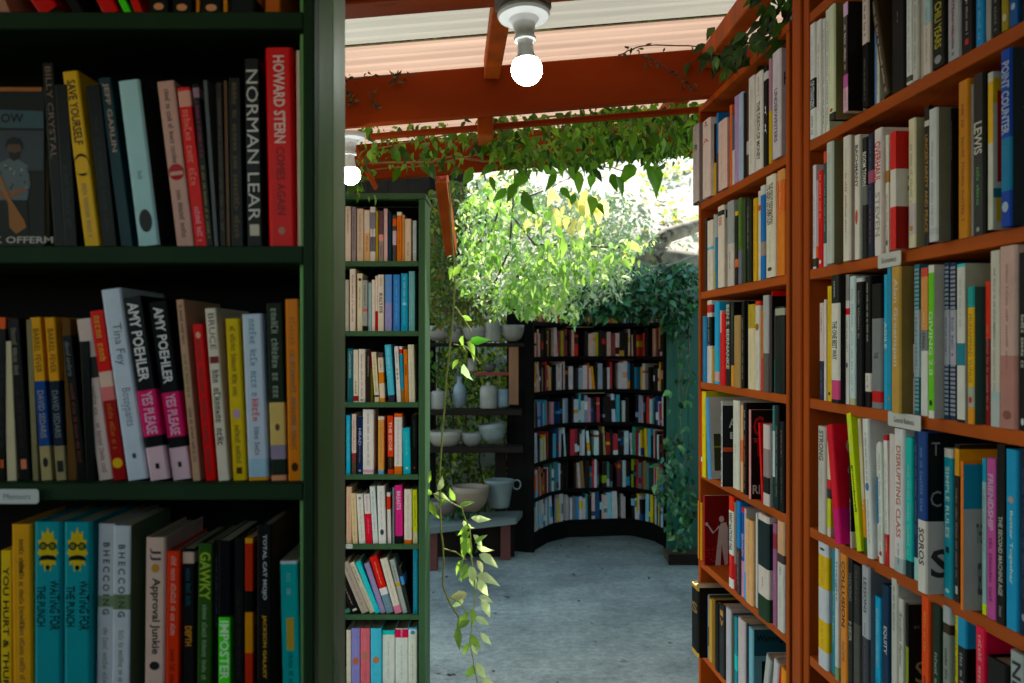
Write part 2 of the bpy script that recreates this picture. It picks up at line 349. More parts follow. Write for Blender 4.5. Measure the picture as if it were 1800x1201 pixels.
ROWS['N7'] = '''
609 617 1108|beige|cec2ae||
618 633.5 1104|lavender|7f7ab0||~ .2 .5 aad; o .52 .64 c86a3c .7
634 651 1104|salmon pink|dc7078||~ .15 .4 d9a; o .42 .56 b88060 .5; ~ .6 .9 b66
652 671 1104|aqua|4fb0c8||~ .15 .45 8cc; o .5 .62 c87a48 .6; ~ .7 .9 8cc
672 694 1108|white turquoise topped|cdd0c8|0-.08:2ab4ac|~ .2 .9 bbb
695 717.5 1105|white crimson topped|ccd0c8|.01-.16:c22850|~ .02 .15 e8a8bc b; ~ .3 .9 bbb
718 733.5 1103|white blue marked|cccdc0|0-.03:49c|i .05 .12 49c; ~ .3 .9 bbb
'''
ROWS['A0'] = '''
1423 1432 46|white black labelled|d4d6d2|.48-.74:161616|!OF STRANGERS .5 .73 cdd b .8; ~ .1 .4 aaa; ~ .8 .97 333 b
1432.5 1442 41|plain white|d6d6d0||~ .2 .8 a99
1442.5 1448 36|slim white|d2d0ca||~ .1 .5 c99; ~ .5 .95 777
1448.5 1455 20|tall white|c8ccbc||~ .1 .95 788
1456 1466 14 p3 f8a8850|lime tinted|ced2b0|.94-1:333|i .9 .93 b33
1479 1487 9 p3 f171210|black and pink|201c1c|0-.12:c8a0c0;.66-.78:b05a94;.78-1:d2aab8|~ .2 .62 dcc b .8; ~ .8 .96 a67
1500 1504 19|thin white|c9c0bc||
1505 1512 16|teal and brown|117a74|.43-1:2a1a14|~ .5 .8 543; ~ .9 .98 cb8
1514 1525 -20 p1 f1a1612|cream and black|cfc0b4|.48-1:1c1a18|~ .05 .42 544 b; ~ .6 .95 887
1527 1534 -5|sky blue|6e9cd8||~ .3 .9 9be
1535 1543 35|thin chalk|d2cfc4||~ .4 .9 bba
1552 1562 -12 l-24|filmstrip brown|4a3c2c||~ .02 .97 c8b8a0 b .9
1566 1590 -30|wide black|141414||~ .3 .4 778
1591 1601 -50|broad white|c9ccc8|.93-.98:443|~ .2 .9 aba
1602 1612 -55|tall white grey|b7b4ac||~ .1 .9 998
1612.5 1620 -55|soft beige|a89c90||
1621 1635 -60|white teal edged|c0b6ac|0-.55:9ab4b4|~ .4 .9 998
1637 1661 -80|black yellow lettered|16140f||*CHILI YEARS .45 .84 b4a81c b .5; o .9 .97 999 .5
1662 1686 -90|white pink patterned|9c9ca0||~ .2 .97 222 b .9; ~ .2 .88 d22a4c b .25
1687 1711 -100|black red marked|17110f||~ .55 .85 aaa .3; o .5 .55 ccc .3; r .88 .93 c22 .25
1713 1728 -110|bright blue|0a7ab0||~ .3 .95 6bd b
1729 1738 -120|pale grey|8d8a86||
1739 1755 -130|black speckled|23201c||~ .1 .97 777 b .9
1756 1768 -140|olive gold|8a7a14||o .85 .92 cba .6
1770 1785 -150|royal blue|0c4a84||o .8 .86 abc .5
1786 1800 -150|black|141011||~ .2 .8 433
1801 1826 -160|dark red|4a1410||~ .2 .8 866
'''
ROWS['A1'] = '''
1426 1431.5 292|thin lilac white|c6c0c8|.9-.98:333|~ .3 .8 999
1432 1436 318|thin pinkish|a8989a|.75-.88:b52;.88-1:222|
1436.5 1445 302|scarlet|e02818||~ .05 .5 f8a090 b; ~ .55 .9 811; o .92 .96 edd .5
1445.5 1451 268|orange and teal|c8503a|.1-.8:2a4a4c;.8-1:bbb|~ .2 .7 aa8
1452 1463 253 p2 f6f6a50|tall silver|b4b8b0||~ .1 .9 bba
1465 1472 284|mustard gold|b89a30||~ .2 .8 d8c070
1473 1480 283|pale peach|dcb898||~ .2 .9 c99
1481 1493 243 p1.2 fb09890|white with orange picture|d6cfc4|.2-.62:d0c8b8|~ .1 .9 bba; ~ .3 .8 b86a20 b .35
1495 1509 243 p.6|white|d2ccc2||!BACHMANY .08 .42 444 b .6; i .6 .72 d84a14
1512 1522 245|black|171615|.4-.56:666|!BOOM TOWN .12 .4 ddd8cc b .8; ~ .6 .95 443
1524 1534 238|navy patterned|23273c|.3-.4:a05068|~ .05 .6 568 b .8; ~ .6 .9 a65
1536 1549 230|white red lettered|cfc6c2||!OVERHAUL .1 .42 d03c3c b .8; *STEVEN .5 .85 a9a09c b .6
1551 1559 240|white picture|c8c4ba|.3-.4:9a7030|~ .5 .9 a99; o .88 .93 332 .5
1561 1571 235 p3 fC|thick red and white|c81c14|.32-.64:d8ccc4|
1595 1607 212 p1 fa89c7c|cream|cfc6a8|.66-.9:c0b0b0|~ .2 .66 a8b090 b .6; o .83 .87 d09a10 .5
1621 1629 190|black gold lettered|1c1813|.1-.14:bba|!UNCERTAINTY AND PEACE .2 .9 b0801c b .7
1631 1646 195 p2 f6f6a5c|white with grey cover|b8b8b8|.9-.95:aaa|~ .25 .9 999 i .6
1648 1654 200|thin black|221c1a||~ .1 .4 a99; ~ .45 .75 733
1683 1702 147|amber|b4761a||~ .15 .3 6a4010 b .6; ~ .36 .9 845a10 b .6
1703 1708 150|thin grey|77776c||~ .1 .5 999
1709 1729 135|black white lettered|15140f|.55-.85:141a10|*LEWIS .3 .5 c8c4b4 b .7; ~ .58 .82 4a9a2c b .5; o .95 .98 999 .3
1732 1741 130 p2 fY|yellow red and white|b8b4a8|.06-.45:cca010|
1757 1775 92 p2 fP|bright blue white lettered|0c3a90|.5-.8:0a6a90|*POINT COUNTER .07 .48 b0b8cc b .75; ~ .55 .8 1a8aa8; o .86 .92 abc .6
1806 1830 60|dark grey|262a2a||~ .1 .9 555
'''
ROWS['A2'] = '''
1438 1445 533|white navy footed|c8b4b0|.6-1:182038|~ .05 .3 877; ~ .7 .95 88a
1445.5 1449 527|thin ivory|cfc4bc||
1449.5 1459 504|yellow|e8c410||~ .05 .9 c8a808; i .92 .95 331
1460 1474 485 p1 f181614|black white and pink|171614|.22-.82:d8d2c8;.82-.97:c04a74|*THE ONE BEST WAY .36 .66 111 b .6; ~ .05 .2 ccc b
1480 1489 484|grey and white|cfc8c4|0-.2:8a8480;.26-.31:c22|~ .35 .6 998; o .68 .72 332 .5
1490.5 1502 487|ice blue white|b9c8c8|.95-1:aa8|~ .1 .9 99a
1503.5 1515 490 p.5|black|181716|0-.03:bbb|~ .1 .5 988 b
1518 1529 487|black white footed|14130f|.74-.88:c8c0b8|~ .05 .5 bba; ~ .76 .86 999 b
1531 1549 500|grey black topped|77787a|0-.28:171615;.86-.95:b01414|*THE .55 .6 222 b .4; ~ .3 .5 888
1550.5 1556 483|cyan|1096bc||*AGILE .35 .55 cdd b .8
1557 1564 470|deep cyan|0e86ac||~ .1 .5 2ab; o .9 .93 a94 .5
1566 1581 470 p1.6 f8a6a38|tan gold|b08a4c||*Alan Greenspan .08 .68 d0c8b0 b .6
1590 1597 605|short pinkish white|c4b0b0||o .4 .5 6a5030 .5
1600 1612 467|teal gingham|1c6878|.3-.75:98a8b4|g .02 .98 b8d0d4; ~ .35 .7 556
1615 1627 472|orange and white|c88a50|0-.06:c24a3a;.42-.56:777;.56-1:c4c2bc|~ .3 .4 ccc; ~ .44 .55 333 b
1628 1638 467 p1.6 fb8aca4|white green striped|c8c4b8|.05-.95:68b020|!GIVING 2.0 .3 .72 c8e0a8 b .7; i .88 .92 231
1653 1664 463|navy gingham|1c3450|.3-.65:a0a0ac|g .02 .98 b4b8c4; ~ .35 .6 556
1664.5 1676 463|second navy gingham|1c2e4c|.3-.65:a4a0ac|g .02 .98 bcb8c4; ~ .35 .6 335 b
1678 1692 465 p1.5 faaa18c|white teal blocked|c0bcb4|0-.02:4aa;.5-.64:1a7080;.98-1:122|~ .1 .4 aaa
1698 1709 505 p1 f3a5248|teal yellow and white|1c8c88|.15-.73:d8a828;.73-.88:998;.88-1:c82|!MUHAMMAD YUNUS .2 .7 9a7010; i .8 .85 c22
1728 1736 495|orange red|cc3c0e|.4-1:7a1a12|~ .3 .9 a88
1737 1753 442|cream|b8b0a4|.8-.84:9aa;.84-1:a4a8a4|~ .1 .5 887; ~ .4 .8 998
1755 1785 435|broad rosy|b4948c|.6-1:a07068|~ .1 .7 a66 i .4; i .9 .95 854
1787 1801 445|black white lettered|161412||~ .35 .65 bba b; o .93 .97 ccc .4
1802 1830 440|plain black|15110f||~ .2 .6 655
'''
ROWS['A3'] = '''
1437 1450 748|silver white|b8b0a8||!STRONG .04 .32 554 b .6; ~ .4 .7 998
1451 1457 775|thin multicoloured|c0b8a0|.4-.5:b33;.5-.6:333;.6-.9:bb2|
1467 1478 752 l-16 p1.4 fG|tall red pink|d8203c|.7-1:c01868|
1484 1494 770 l-3|black|14120f|.85-1:c8b8b0|*groundswell .55 .85 bbb b
1503 1511 731 l-19|lime|c2d010||!groundswell .38 .72 221 b; ~ .05 .3 e0e8a0 b .4
1512 1521 738 l-12|sunflower|c4b490|.6-.88:d89210;.88-1:3a5a14|*WANGARI .02 .2 bba b .7; ~ .3 .68 ddc b .6
1523 1534 738 l-9 p.7|tall white|c9c6c2||~ .1 .45 666; o .46 .52 57a .6; ~ .58 .9 999
1536 1542 780 l-3|slim white|c8c4c0|.28-.68:16709c;.96-1:c52|
1543 1550 777 l-3|white|c9c8c0||~ .1 .9 aa9; o .9 .94 b33 .6
1551 1559 765 l-3|white red cornered|cbc6c0|0-.04:a11;.76-1:b02a20|~ .2 .9 bba
1560 1569 762|pale pink|c4b4b0||
1570.5 1588 752|white orange lettered|c2bfbe|.9-1:98a4a4|!DISRUPTING CLASS .12 .76 c86a4c b .45; ~ .8 .95 655
1590 1602 768|turquoise|2aa49c|.88-1:0c2c30|~ .2 .85 8ccccc b .45
1603 1610 755|thin dark blue|122a50|.85-1:9bb|~ .1 .7 579
1611.5 1627 758 p2.6 fS|dark blue and white|1a3a74|.55-1:c4bcb4|*SOROS .6 .83 333 b .6; ~ .1 .5 6a8ac0 b .4
1657 1672 787|teal|0c7c8c|0-.06:b9b0a8|!SIMPLE RULES .12 .6 bcc b .45; r .66 .7 221 .4; i .94 .97 9cc
1674 1682 780|thin brown gold|2a1c14|.03-.2:c48a14|~ .28 .85 876; r .9 .95 baa .5
1684 1689 810 p2 fE|orange and teal|d87818||
1722 1729 805|thin pale teal|8aa8a8|0-.15:1a8aa0;.93-1:bc1|~ .2 .6 998
1730.5 1746 804|mauve|a84c84||!FRIENDSHIP .1 .45 c8a8c0 b .6; ~ .5 .9 5a2050 b .4
1748 1762 780|black silver lettered|161614||!THE SECOND MACHINE AGE .4 .84 b0b4a8 b .5; ~ .9 .96 aaa
1765 1787 788|bright blue|0a84ac||!Better Together .34 .75 b4d8d8 b .35; i .26 .3 a99
1789 1801 790|deep navy|101c34||~ .1 .8 346; o .88 .92 99a .4
1803 1830 790|dark navy|0f1a30||~ .1 .8 346
'''
ROWS['A4'] = '''
1437 1454 950|white yellow striped|b8b8bc|.1-.36:d8b018;.62-.86:d8b018|~ .12 .34 a80; ~ .64 .84 a80; i .04 .06 333
1459.5 1465 960|teal|0c7484||!Better Together .35 .76 acc
1465.5 1472 963|thin white|b8b8b4|.9-1:7a8a60|!Insight .1 .4 666
1473 1488 968|orange black lettered|cc8040||!COLLUSION .06 .56 221409 b .5; !NOMI .68 .82 5a3a24 .4
1489 1498 970|black|171414||!HACKING .15 .35 888; *HER .5 .65 998 b; ~ .7 .95 554
1499 1511 990|charcoal|2c2c2a|.45-1:4c4a44|~ .05 .3 665
1514 1527 992 p.7 f77787a|silver|9c9ca0|.5-1:34343a|!LESSONS .08 .33 333 b .4; ~ .4 .9 667
1531 1546 1043|short sky blue|2e94bc||!RETHINKING COMMITMENT .1 .6 a8c8d4 b .3; ~ .7 .9 167
1549 1562 1025|navy|0c2c48|.72-.9:7a6a40|!EQUITY .3 .5 c0c8c8 b .5
1565 1576 1014|white|b0aca4||~ .05 .35 555 i .5; ~ .7 .95 777
1577 1586 1050|white script|b4aea4||!Random Factor .1 .5 2c2c2c i .5; ~ .7 .95 665
1588 1593 1060 p1.4 fT|black gold lettered|171513|.3-1:76822a|
1618 1632 1044|bright orange|c84c10||~ .1 .35 e09040 b .6; ~ .5 .62 421 b; ~ .7 .95 a94
1637 1652 1058|dark green|15281a||~ .3 .9 9a9 b .4
1655 1669 1062|grey dog picture|787c74|0-.1:999;.1-.16:321|~ .25 .6 222 b .5
1670 1680 1066|yellow|c4b410||~ .05 .9 7a6c10 b .5
1681 1697 1078|black blue topped|141414|0-.18:0a80a4|~ .22 .8 aaa b .6
1713 1730 1097|crimson|c42440||~ .05 .9 d8a8a0 b .6
1733 1770 1150|charcoal black|161515||~ .2 .8 443
1774 1800 1140 p1 f8a8c88|grey white block|8f9290|.55-1:222|*NEXT .05 .4 222 b .6
'''
ROWS['B0'] = '''
1217 1227 225 p1 f9a9090|pale grey|b0a4a8|.98-1:222|!B .25 .33 333 b .9; ~ .04 .08 555; ~ .42 .5 444
1234 1247 217 p1|white|cfc0bc||!A .02 .1 844 b .9; *A .24 .3 b55 .8; ~ .4 .9 b99
1250 1256 222|black yellow footed|201c14|.55-1:c8a81c|
1257.5 1261 201|blue|1a6aa8|.5-1:445|
1261.5 1276 218 p.6 fc0a49c|pinkish white|ccb4ac||~ .06 .1 655; ~ .2 .9 b99
1281 1285 187|orange|d87048||~ .05 .5 843
1286 1290 205|slim dark blue|3c5868|.5-1:b8b8b8|~ .1 .5 888
1290.5 1297 172|lavender|a48cb4||~ .3 .9 878
1297.5 1305 167|light blue|a4b4d0||~ .4 .9 889
1305.5 1309.5 165|black mottled|242420||~ .1 .95 aa9 b .9
1310 1314 158|slim brown|402822|.6-.75:aaa|
1315 1325 140|plain white|c8c4be||~ .1 .9 999
1327 1339 133|tall white|cac6c0||!THE DEATH OF MONEY .3 .9 333 b .5; ~ .05 .25 666 b .5
1341.5 1349 120|black|161615|.06-.14:bbb|*A .4 .5 ddd b .9; *A .58 .68 ddd b .9
1350 1355 106|slim pink and gold|a07a84|.5-1:b89a30|
1356.5 1371 97 p.6 fH|broad white|bdb6bc||*UNDERWRITERS .35 .85 556 b .4
'''
ROWS['B1'] = '''
1238 1242 385|thin black|2c2022||
1242.5 1251.5 390|white blue marked|cfc4bc|.38-.42:5aa8c8|~ .5 .9 b99
1252.5 1255.5 378|thin pale green|96a890|.75-1:bba820|
1256 1260 380|slim blue|2a6a98|0-.3:99a|
1261 1271 365 p.7 fK|white black banded|cfc4b8|.06-.12:223|*IDRIS .14 .24 c33 b
1277.5 1288 357|silver grey|8e9498|.5-1:b8b0ac|~ .6 .8 433 b; ~ .1 .4 bbb
1291 1296.5 373|black yellow topped|1c1a14|0-.06:c8a010;.65-.76:c86a2a|~ .5 .9 654
1297 1303 350|green|4a6a28|.6-1:667|~ .2 .5 9b7
1304 1310 352|dark green|1c2814||
1310.5 1315 350|slim black lettered|1a1e18||~ .1 .6 9a9 b
1315.5 1320.5 352|plain black|131511||
1322 1329.5 351|golden yellow|c8a020||~ .1 .9 8a6c10
1330.5 1334.5 337|thin white|c8c0b0|.16-.22:c52|
1335.5 1344 329|blue white topped|1c64a8|0-.1:bbb;.6-.75:8a8078|~ .15 .6 48b
1345.5 1361 313 p.5|broad cream|cbc4b4||!THE GREAT DEFORMATION .08 .48 444 b .7; ~ .55 .85 a98; i .9 .94 544
1364 1377.5 303|orange|e0702c|0-.1:e0a060;.4-1:e8882c|~ .04 .4 f8c8a8 b
'''
ROWS['B2'] = '''
1234.5 1241.5 556|short blue|0e6c9c||~ .03 .35 7bd b; ~ .5 .9 6ac
1242.5 1249.5 529|white red topped|c4bcb8|.05-.15:a33;.2-.55:222|~ .2 .55 ccc b; ~ .6 .9 665
1250 1253.5 612|short gold|a07c28||
1254 1262.5 532|cyan|1c98c8|.6-.85:14a0c0;.85-.97:b99|~ .1 .9 8cd
1263.5 1267 546|thin pink|c49898|.3-1:a5303a|
1267.5 1273.5 552|red|c41a14||~ .1 .9 e54
1274.5 1283 532|black|141413||*BEN S. BERNANKE .03 .8 cbcbc4 b .7
1284 1288.5 532|thin black|1c1a18|.75-1:c8883a|~ .05 .5 777
1289.5 1299.5 555 p.7|tan|9c7c50||
1300.5 1307 530|black white lettered|151515||~ .2 .9 998 b
1308 1313 531|slim black|131313||
1314 1325.5 536|cream yellow topped|cfc0a0|0-.28:a89030|~ .1 .25 754; ~ .4 .9 bba
1327 1334.5 530|white orange topped|c4beb4|0-.05:c42|o .25 .33 a62 .8; ~ .5 .9 aaa
1335.5 1339.5 545|rust|b4642a|.6-1:c03a30|
1340.5 1349.5 520 p.5 f987c7c|grey with pink cover|a0a0a0|.6-1:5a5450|~ .1 .4 bbb
1351.5 1355 512|black red topped|1a1414|0-.05:d11|
1356 1360 545|slim charcoal|3a3436|.6-1:1a5a54|
1361 1377 540|broad black|120f0e|.02-.1:998|~ .3 .8 321
'''
ROWS['B3'] = '''
1229 1233 688|orange|e0501c|.82-.88:ccc|~ .1 .7 6a2010 b
1233.5 1239 688 p2.4 fc0b81c|bright yellow|dccc1c||~ .5 .53 333
1243.5 1248.5 700 l-4 p2.6 fW|sky blue|4a8cc0||
1265 1267.5 705 p2.6 fA|white speckled spine|b8b8bc||~ .02 .98 334 b .9
1287.5 1298 703|plain white|c0c0b4||~ .5 .6 555
1300.5 1305 712|peach|e0b088|.4-.65:d8704a|
1305.5 1311 708|black and orange|1a1614||~ .08 .3 ccc b; ~ .35 .95 d8682c b .8
1314 1317.5 720 p1.6 fB|pink edged black|c88a88||
1336 1339 745 l-6|thin red|c41a20||
1340.5 1351 745 p.5 fR|white|c0b4b0|.3-.65:8a7a78;.65-.85:1c1a1a|
1354 1359.5 712|teal and white|2c6c6c|.25-.7:b4bcc0;.7-1:0c3a38|~ .02 .22 7aa b
1361 1368 712|dark green|0f2422||~ .2 .9 8a9c98 b .8
1369 1377.5 740|black|151413||~ .1 .4 b88; ~ .5 .9 777
'''
ROWS['B4'] = '''
1226 1232 880|golden yellow|e4a814||~ .1 .9 8a5c10 .5
1234 1237 870 p.6 fM|dark red|8c0a0c||
1280.5 1288 870|white red footed|c8c4c0|0-.16:d84020;.64-.9:b82020|!WHY NATIONS FAIL .18 .6 222 b .7; ~ .66 .88 e88
1289 1292.5 882|slim grey brown|7a6a60|.7-1:822|~ .1 .6 aa9
1294 1299.5 880|blue|2474b0|.5-1:433|~ .55 .9 aab
1300.5 1305.5 890|blue and pink|24468c|0-.06:b24;.6-1:c08aa8|!BROKEN .3 .55 c8a0c0 b .9; ~ .6 .95 b58
1306 1309.5 893|slim pale grey|a8a4a4|.7-1:4a90c8|
1310 1322 910|peach|d8a878||~ .03 .8 b08058 i
1324.5 1329 900|slim white|bcbcbc||
1331 1350 900 p.8|white dark banded|c0b4ac|.06-.5:17282a;.78-1:1f3a24|~ .6 .7 433
1352.5 1364 915|mauve|8c5878|.1-.25:8a3040|~ .5 .6 cbb
1365.5 1377.5 913|white and peach|b8b4ac|0-.3:c09878;.3-.38:433|~ .42 .5 544 b; ~ .6 .8 888
'''
ROWS['B5'] = '''
1215 1227 1022 p2.6 f14110f|tall black bronze edged|14110f|0-.05:9a7a40;.94-1:b08a40|*S .25 .4 8a6a3a b .8
1229 1233 1035|thin blue|2a78a8||~ .1 .9 ace b
1234 1238.5 1036|pinkish grey|a89490|.5-.8:744|
1239 1242 1040|slim green|1c4a3c||
1243 1250 1048|tan|b8904c||
1251 1255.5 1050|brown gold|7a5c28||~ .1 .9 a98
1256.5 1262.5 1056|black|171513||
1263.5 1273.5 1058 p.3|black gold framed|171410||*I .08 .16 c88a28 b .5; *V .2 .3 c88a28 b .6; ~ .4 .6 765
1275.5 1283.5 1065|lilac white|a8a4ac||~ .5 .9 777 i
1284.5 1289 1078|olive|4a4a38||~ .1 .9 886
1290 1295 1082|teal|12788a|.5-.7:2aa|~ .6 .9 8bb
1296.5 1308.5 1083|white pinkish|b0a4a4||
1309.5 1314 1094|dark navy|161832||
1315.5 1323 1100 p.8 fV|pale blue|6a9ca8||
1334 1342 1142 l12|grey white|a0a09c||~ .1 .2 222 b; r .3 .36 334 .3
1350 1358 1150 l10|white slanting|b0acac||
1359 1366.5 1165 l6|red|a8141c||
1368.5 1377.5 1168 l4|amber|c8841c||
'''
# ---------------------------------------------------------------- books
_gl = {}
def glyphs(text, style=''):
    k = (text, style)
    if k in _gl: return _gl[k]
    cu = bpy.data.curves.new('lettering', 'FONT'); cu.body = text; cu.resolution_u = 2
    if 'b' in style: cu.offset = .022
    if 'i' in style: cu.shear = .25
    o = bpy.data.objects.new('lettering', cu)
    me = bpy.data.meshes.new_from_object(o)
    v = np.array([(p.co.x, p.co.y) for p in me.vertices]); f = [tuple(p.vertices) for p in me.polygons]
    mn = v.min(0); mx = v.max(0); v = (v - mn) / np.maximum(mx - mn, 1e-6)
    bpy.data.objects.remove(o); bpy.data.curves.remove(cu); bpy.data.meshes.remove(me)
    _gl[k] = (v, f); return _gl[k]
def squiggle(n, rnd):
    """marks too small to read: n pseudo letters in the unit square"""
    v = []; f = []; x = 0; word = rnd.randint(2, 7)
    def q(a, b, c, d):
        k = len(v); v.extend([(a, b), (c, b), (c, d), (a, d)]); f.append((k, k+1, k+2, k+3))
    for i in range(n):
        if word == 0: word = rnd.randint(2, 8); continue
        word -= 1; a = i / n; wd = .72 / n; h = 1 if rnd.random() < .35 else .72; s = .24 / n
        k = rnd.randint(0, 3)
        q(a, 0, a+s, h)
        if k == 0: q(a+wd-s, 0, a+wd, h*.9); q(a+s, .35, a+wd-s, .5)
        elif k == 1: q(a+s, 0, a+wd, .16); q(a+s, h-.18, a+wd, h)
        elif k == 2: q(a+s, h*.45, a+wd, h*.6); q(a+s, 0, a+wd, .14); q(a+s, h-.16, a+wd, h)
        else: q(a+wd-s, 0, a+wd, .75); q(a+s, .6, a+wd-s, .75)
    return np.array(v), f
_tok = re.compile(r'^(.*?)\s+(-?[\d.]+)\s+([\d.]+)\s+([0-9a-f]{1,6})(?:\s+([bi]))?(?:\s+([\d.]+))?(?:\s+(-[\d.]+|[\d.]+))?(?:\s+[bi])?$')
def parse_marks(s):
    out = []
    for t in filter(None, (x.strip() for x in s.split(';'))):
        m = _tok.match(t)
        if not m: raise ValueError(t)
        txt, f0, f1, c, st, wd, off = m.groups()
        if st is None and t.endswith(' b'): st = 'b'
        out.append((txt, float(f0), float(f1), hx(c), st or '', float(wd) if wd else None, float(off) if off else 0))
    return out
def parse_bands(s):
    out = []
    for t in filter(None, s.split(';')):
        a, c = t.split(':'); f0, f1 = a.split('-'); out.append((float(f0), float(f1), lift(hx(c))))
    return out
def disc(cx, cy, rx, ry, n=14): return [(cx+rx*math.cos(2*math.pi*i/n), cy+ry*math.sin(2*math.pi*i/n)) for i in range(n)]
def book_mesh(mb, t, h, d, base, bands, marks, cover, art, rnd, hard):
    b = min(.004, t*.12) if hard else min(.0012, t*.05)
    cuts = sorted({0., 1.} | {x for q in bands for x in q[:2]})
    def band(f):
        for f0, f1, c in bands:
            if f0 <= f <= f1: return c
        return base
    xs = [q*t for q in (-.5, -.475, -.43, -.37, .37, .43, .475, .5)]; nx = 7
    sy = lambda x: -b*(1-max(0, (abs(x)/t-.37)/.13)**2)
    vs = []; fs = []; cs = []
    for f in cuts: vs += [(x, sy(x), h*(1-f)) for x in xs]
    n = nx+1
    for j in range(len(cuts)-1):
        c = band((cuts[j]+cuts[j+1])/2)
        mb.add([vs[j*n+i] for i in range(n)] + [vs[(j+1)*n+i] for i in range(n)], [(n+i, n+i+1, i+1, i) for i in range(nx)], c)
    th = .0022 if hard else .0007
    top = band(.002)
    for z in (h, 0): mb.add([(x, sy(x), z) for x in xs] + [(t/2-.0001, .0016, z), (-t/2+.0001, .0016, z)], [tuple(range(n+2))], top if z else band(.999))
    for sgn in (-1, 1):
        cc = cover if (cover is not None and sgn == 1) else None
        xo = sgn*t/2; xi = sgn*(t/2-th)
        for j in range(len(cuts)-1):
            z0 = h*(1-cuts[j]); z1 = h*(1-cuts[j+1]); c = cc or band((cuts[j]+cuts[j+1])/2)
            mb.add([(xo,0,z0),(xo,d,z0),(xo,d,z1),(xo,0,z1)], [(0,1,2,3)], c)
            mb.add([(xi,0,z0),(xi,d,z0),(xi,d,z1),(xi,0,z1)], [(0,1,2,3)], c)
            mb.add([(xo,d,z0),(xi,d,z0),(xi,d,z1),(xo,d,z1)], [(0,1,2,3)], c)
        mb.add([(xo,0,h),(xi,0,h),(xi,d,h),(xo,d,h)], [(0,1,2,3)], cc or top)
        mb.add([(xo,0,0),(xi,0,0),(xi,d,0),(xo,d,0)], [(0,1,2,3)], cc or top)
    def put(v2, faces, col, f0, f1, wd, off, lift=.0003):
        pts = [(((q-.5)*wd+off)*t, h*(1-(f0+p*(f1-f0)))) for p, q in v2]
        mb.add([(x, sy(x)-lift, z) for x, z in pts], faces, col)
    for txt, f0, f1, c, st, wd, off in marks:
        L = (f1-f0)*h
        if txt == '~':
            w_ = wd or (.62 if 'b' in st else .42)
            w_ = min(w_, (.0085 if 'b' in st else .006)/t)
            k = int(max(3, min(34, L/(w_*t*(.62 if 'b' in st else .5)))))
            v, f = squiggle(k, rnd); put(v, f, c, f0, f1, w_, off)
        elif txt in 'oi':
            put(disc(.5, .5, .5, .5), [tuple(range(14))], c, f0, f1, wd or .5, off, .0004)
        elif txt == 'r':
            put([(0,0),(1,0),(1,1),(0,1)], [(0,1,2,3)], c, f0, f1, wd or .6, off)
        elif txt == 'g':
            k = 34; vv = []; ff = []
            for a in range(k):
                for e in range(5):
                    q = len(vv); a0 = (a+.15)/k; e0 = (e+.15)/5; vv += [(a0,e0),(a0+.6/k,e0),(a0+.6/k,e0+.13),(a0,e0+.13)]; ff.append((q,q+1,q+2,q+3))
            put(vv, ff, c, f0, f1, .95, 0)
        elif txt == 'f':      # a printed yellow splash with glasses and moustache
            burst = []
            for i in range(22):
                a = 2*math.pi*i/22; r_ = .5 if i % 2 else .36
                burst.append((.5+r_*math.cos(a)*.95, .5+r_*math.sin(a)*.85))
            Y = hx('d8b010'); K = hx('10120c')
            put(burst, [tuple(range(22))], Y, f0, f1, .9, 0, .0003)
            for cy in (.32, .68): put(disc(.42, cy, .085, .15), [tuple(range(14))], K, f0, f1, .9, 0, .0005); put(disc(.42, cy, .055, .1), [tuple(range(14))], hx('7c7420'), f0, f1, .9, 0, .0007)
            put([(.38,.2),(.42,.2),(.42,.8),(.38,.8)], [(0,1,2,3)], K, f0, f1, .9, 0, .0006)
            put([(.62,.25),(.72,.14),(.70,.5),(.72,.86),(.62,.75),(.6,.5)], [(0,1,2,3,4,5)], K, f0, f1, .9, 0, .0005)
            put(disc(.86, .5, .05, .09), [tuple(range(14))], K, f0, f1, .9, 0, .0005)
        else:
            s = txt[1:] if txt[0] in '!*' else txt
            v, f = glyphs(s, st)
            if len(s) == 1:    # a single letter stands upright
                L2 = (wd or .8)*t
                mb.add([((p-.5)*L2+off*t, sy((p-.5)*L2+off*t)-.0003, h*(1-f1)+q*(f1-f0)*h) for p, q in v], f, c)
            else: put(v, f, c, f0, f1, wd or .55, off)
    if art:
        X = t/2
        cnt = [0]
        def face(v2, faces, c, y0, y1, f0, f1, lift=.0003):
            cnt[0] += 1; lift = .0002+.00008*cnt[0] if cnt[0] < 12 else .0012
            mb.add([(X+lift, y0+p*(y1-y0), h*(1-f1)+q*(f1-f0)*h) for p, q in v2], faces, hx(c))
        sq = [(0,0),(1,0),(1,1),(0,1)]; s1 = [(0,1,2,3)]
        def T(s, c, y0, y1, f0, f1, st='b'): v, f = glyphs(s, st); face(v, f, c, y0, y1, f0, f1, .0006)
        D = d
        if art == 'C': face(sq, s1, 'c81c14', 0, D, 0, .32); face(sq, s1, 'd8ccc4', 0, D, .32, .64); face(sq, s1, '98140f', 0, D, .64, 1); T('S', '7a1a14', .02, .045, .35, .52); T('THE', '98514c', .02, .06, .55, .57)
        if art == 'Y': face(sq, s1, 'b8b4a8', 0, D, 0, 1); face(sq, s1, 'd0a80c', 0, D, .04, .2); face(sq, s1, 'b01408', .006, D, .12, .7); face(sq, s1, '16120c', .02, .05, .5, .7, .0005); face(sq, s1, '1a6a74', 0, D, .74, .8); face(sq, s1, 'd0a80c', .004, .02, .8, .95)
        if art == 'P':
            face(sq, s1, '2a3034', 0, D, 0, 1)
            for i in range(26): cnt[0] = 2+i % 6; y = rnd.random()*D*.8; z = rnd.random()*.9; face(sq, s1, rnd.choice(['777f80','556064','2a5a4c','8a9092']), y, y+.02, z, z+.008+rnd.random()*.02, .0005)
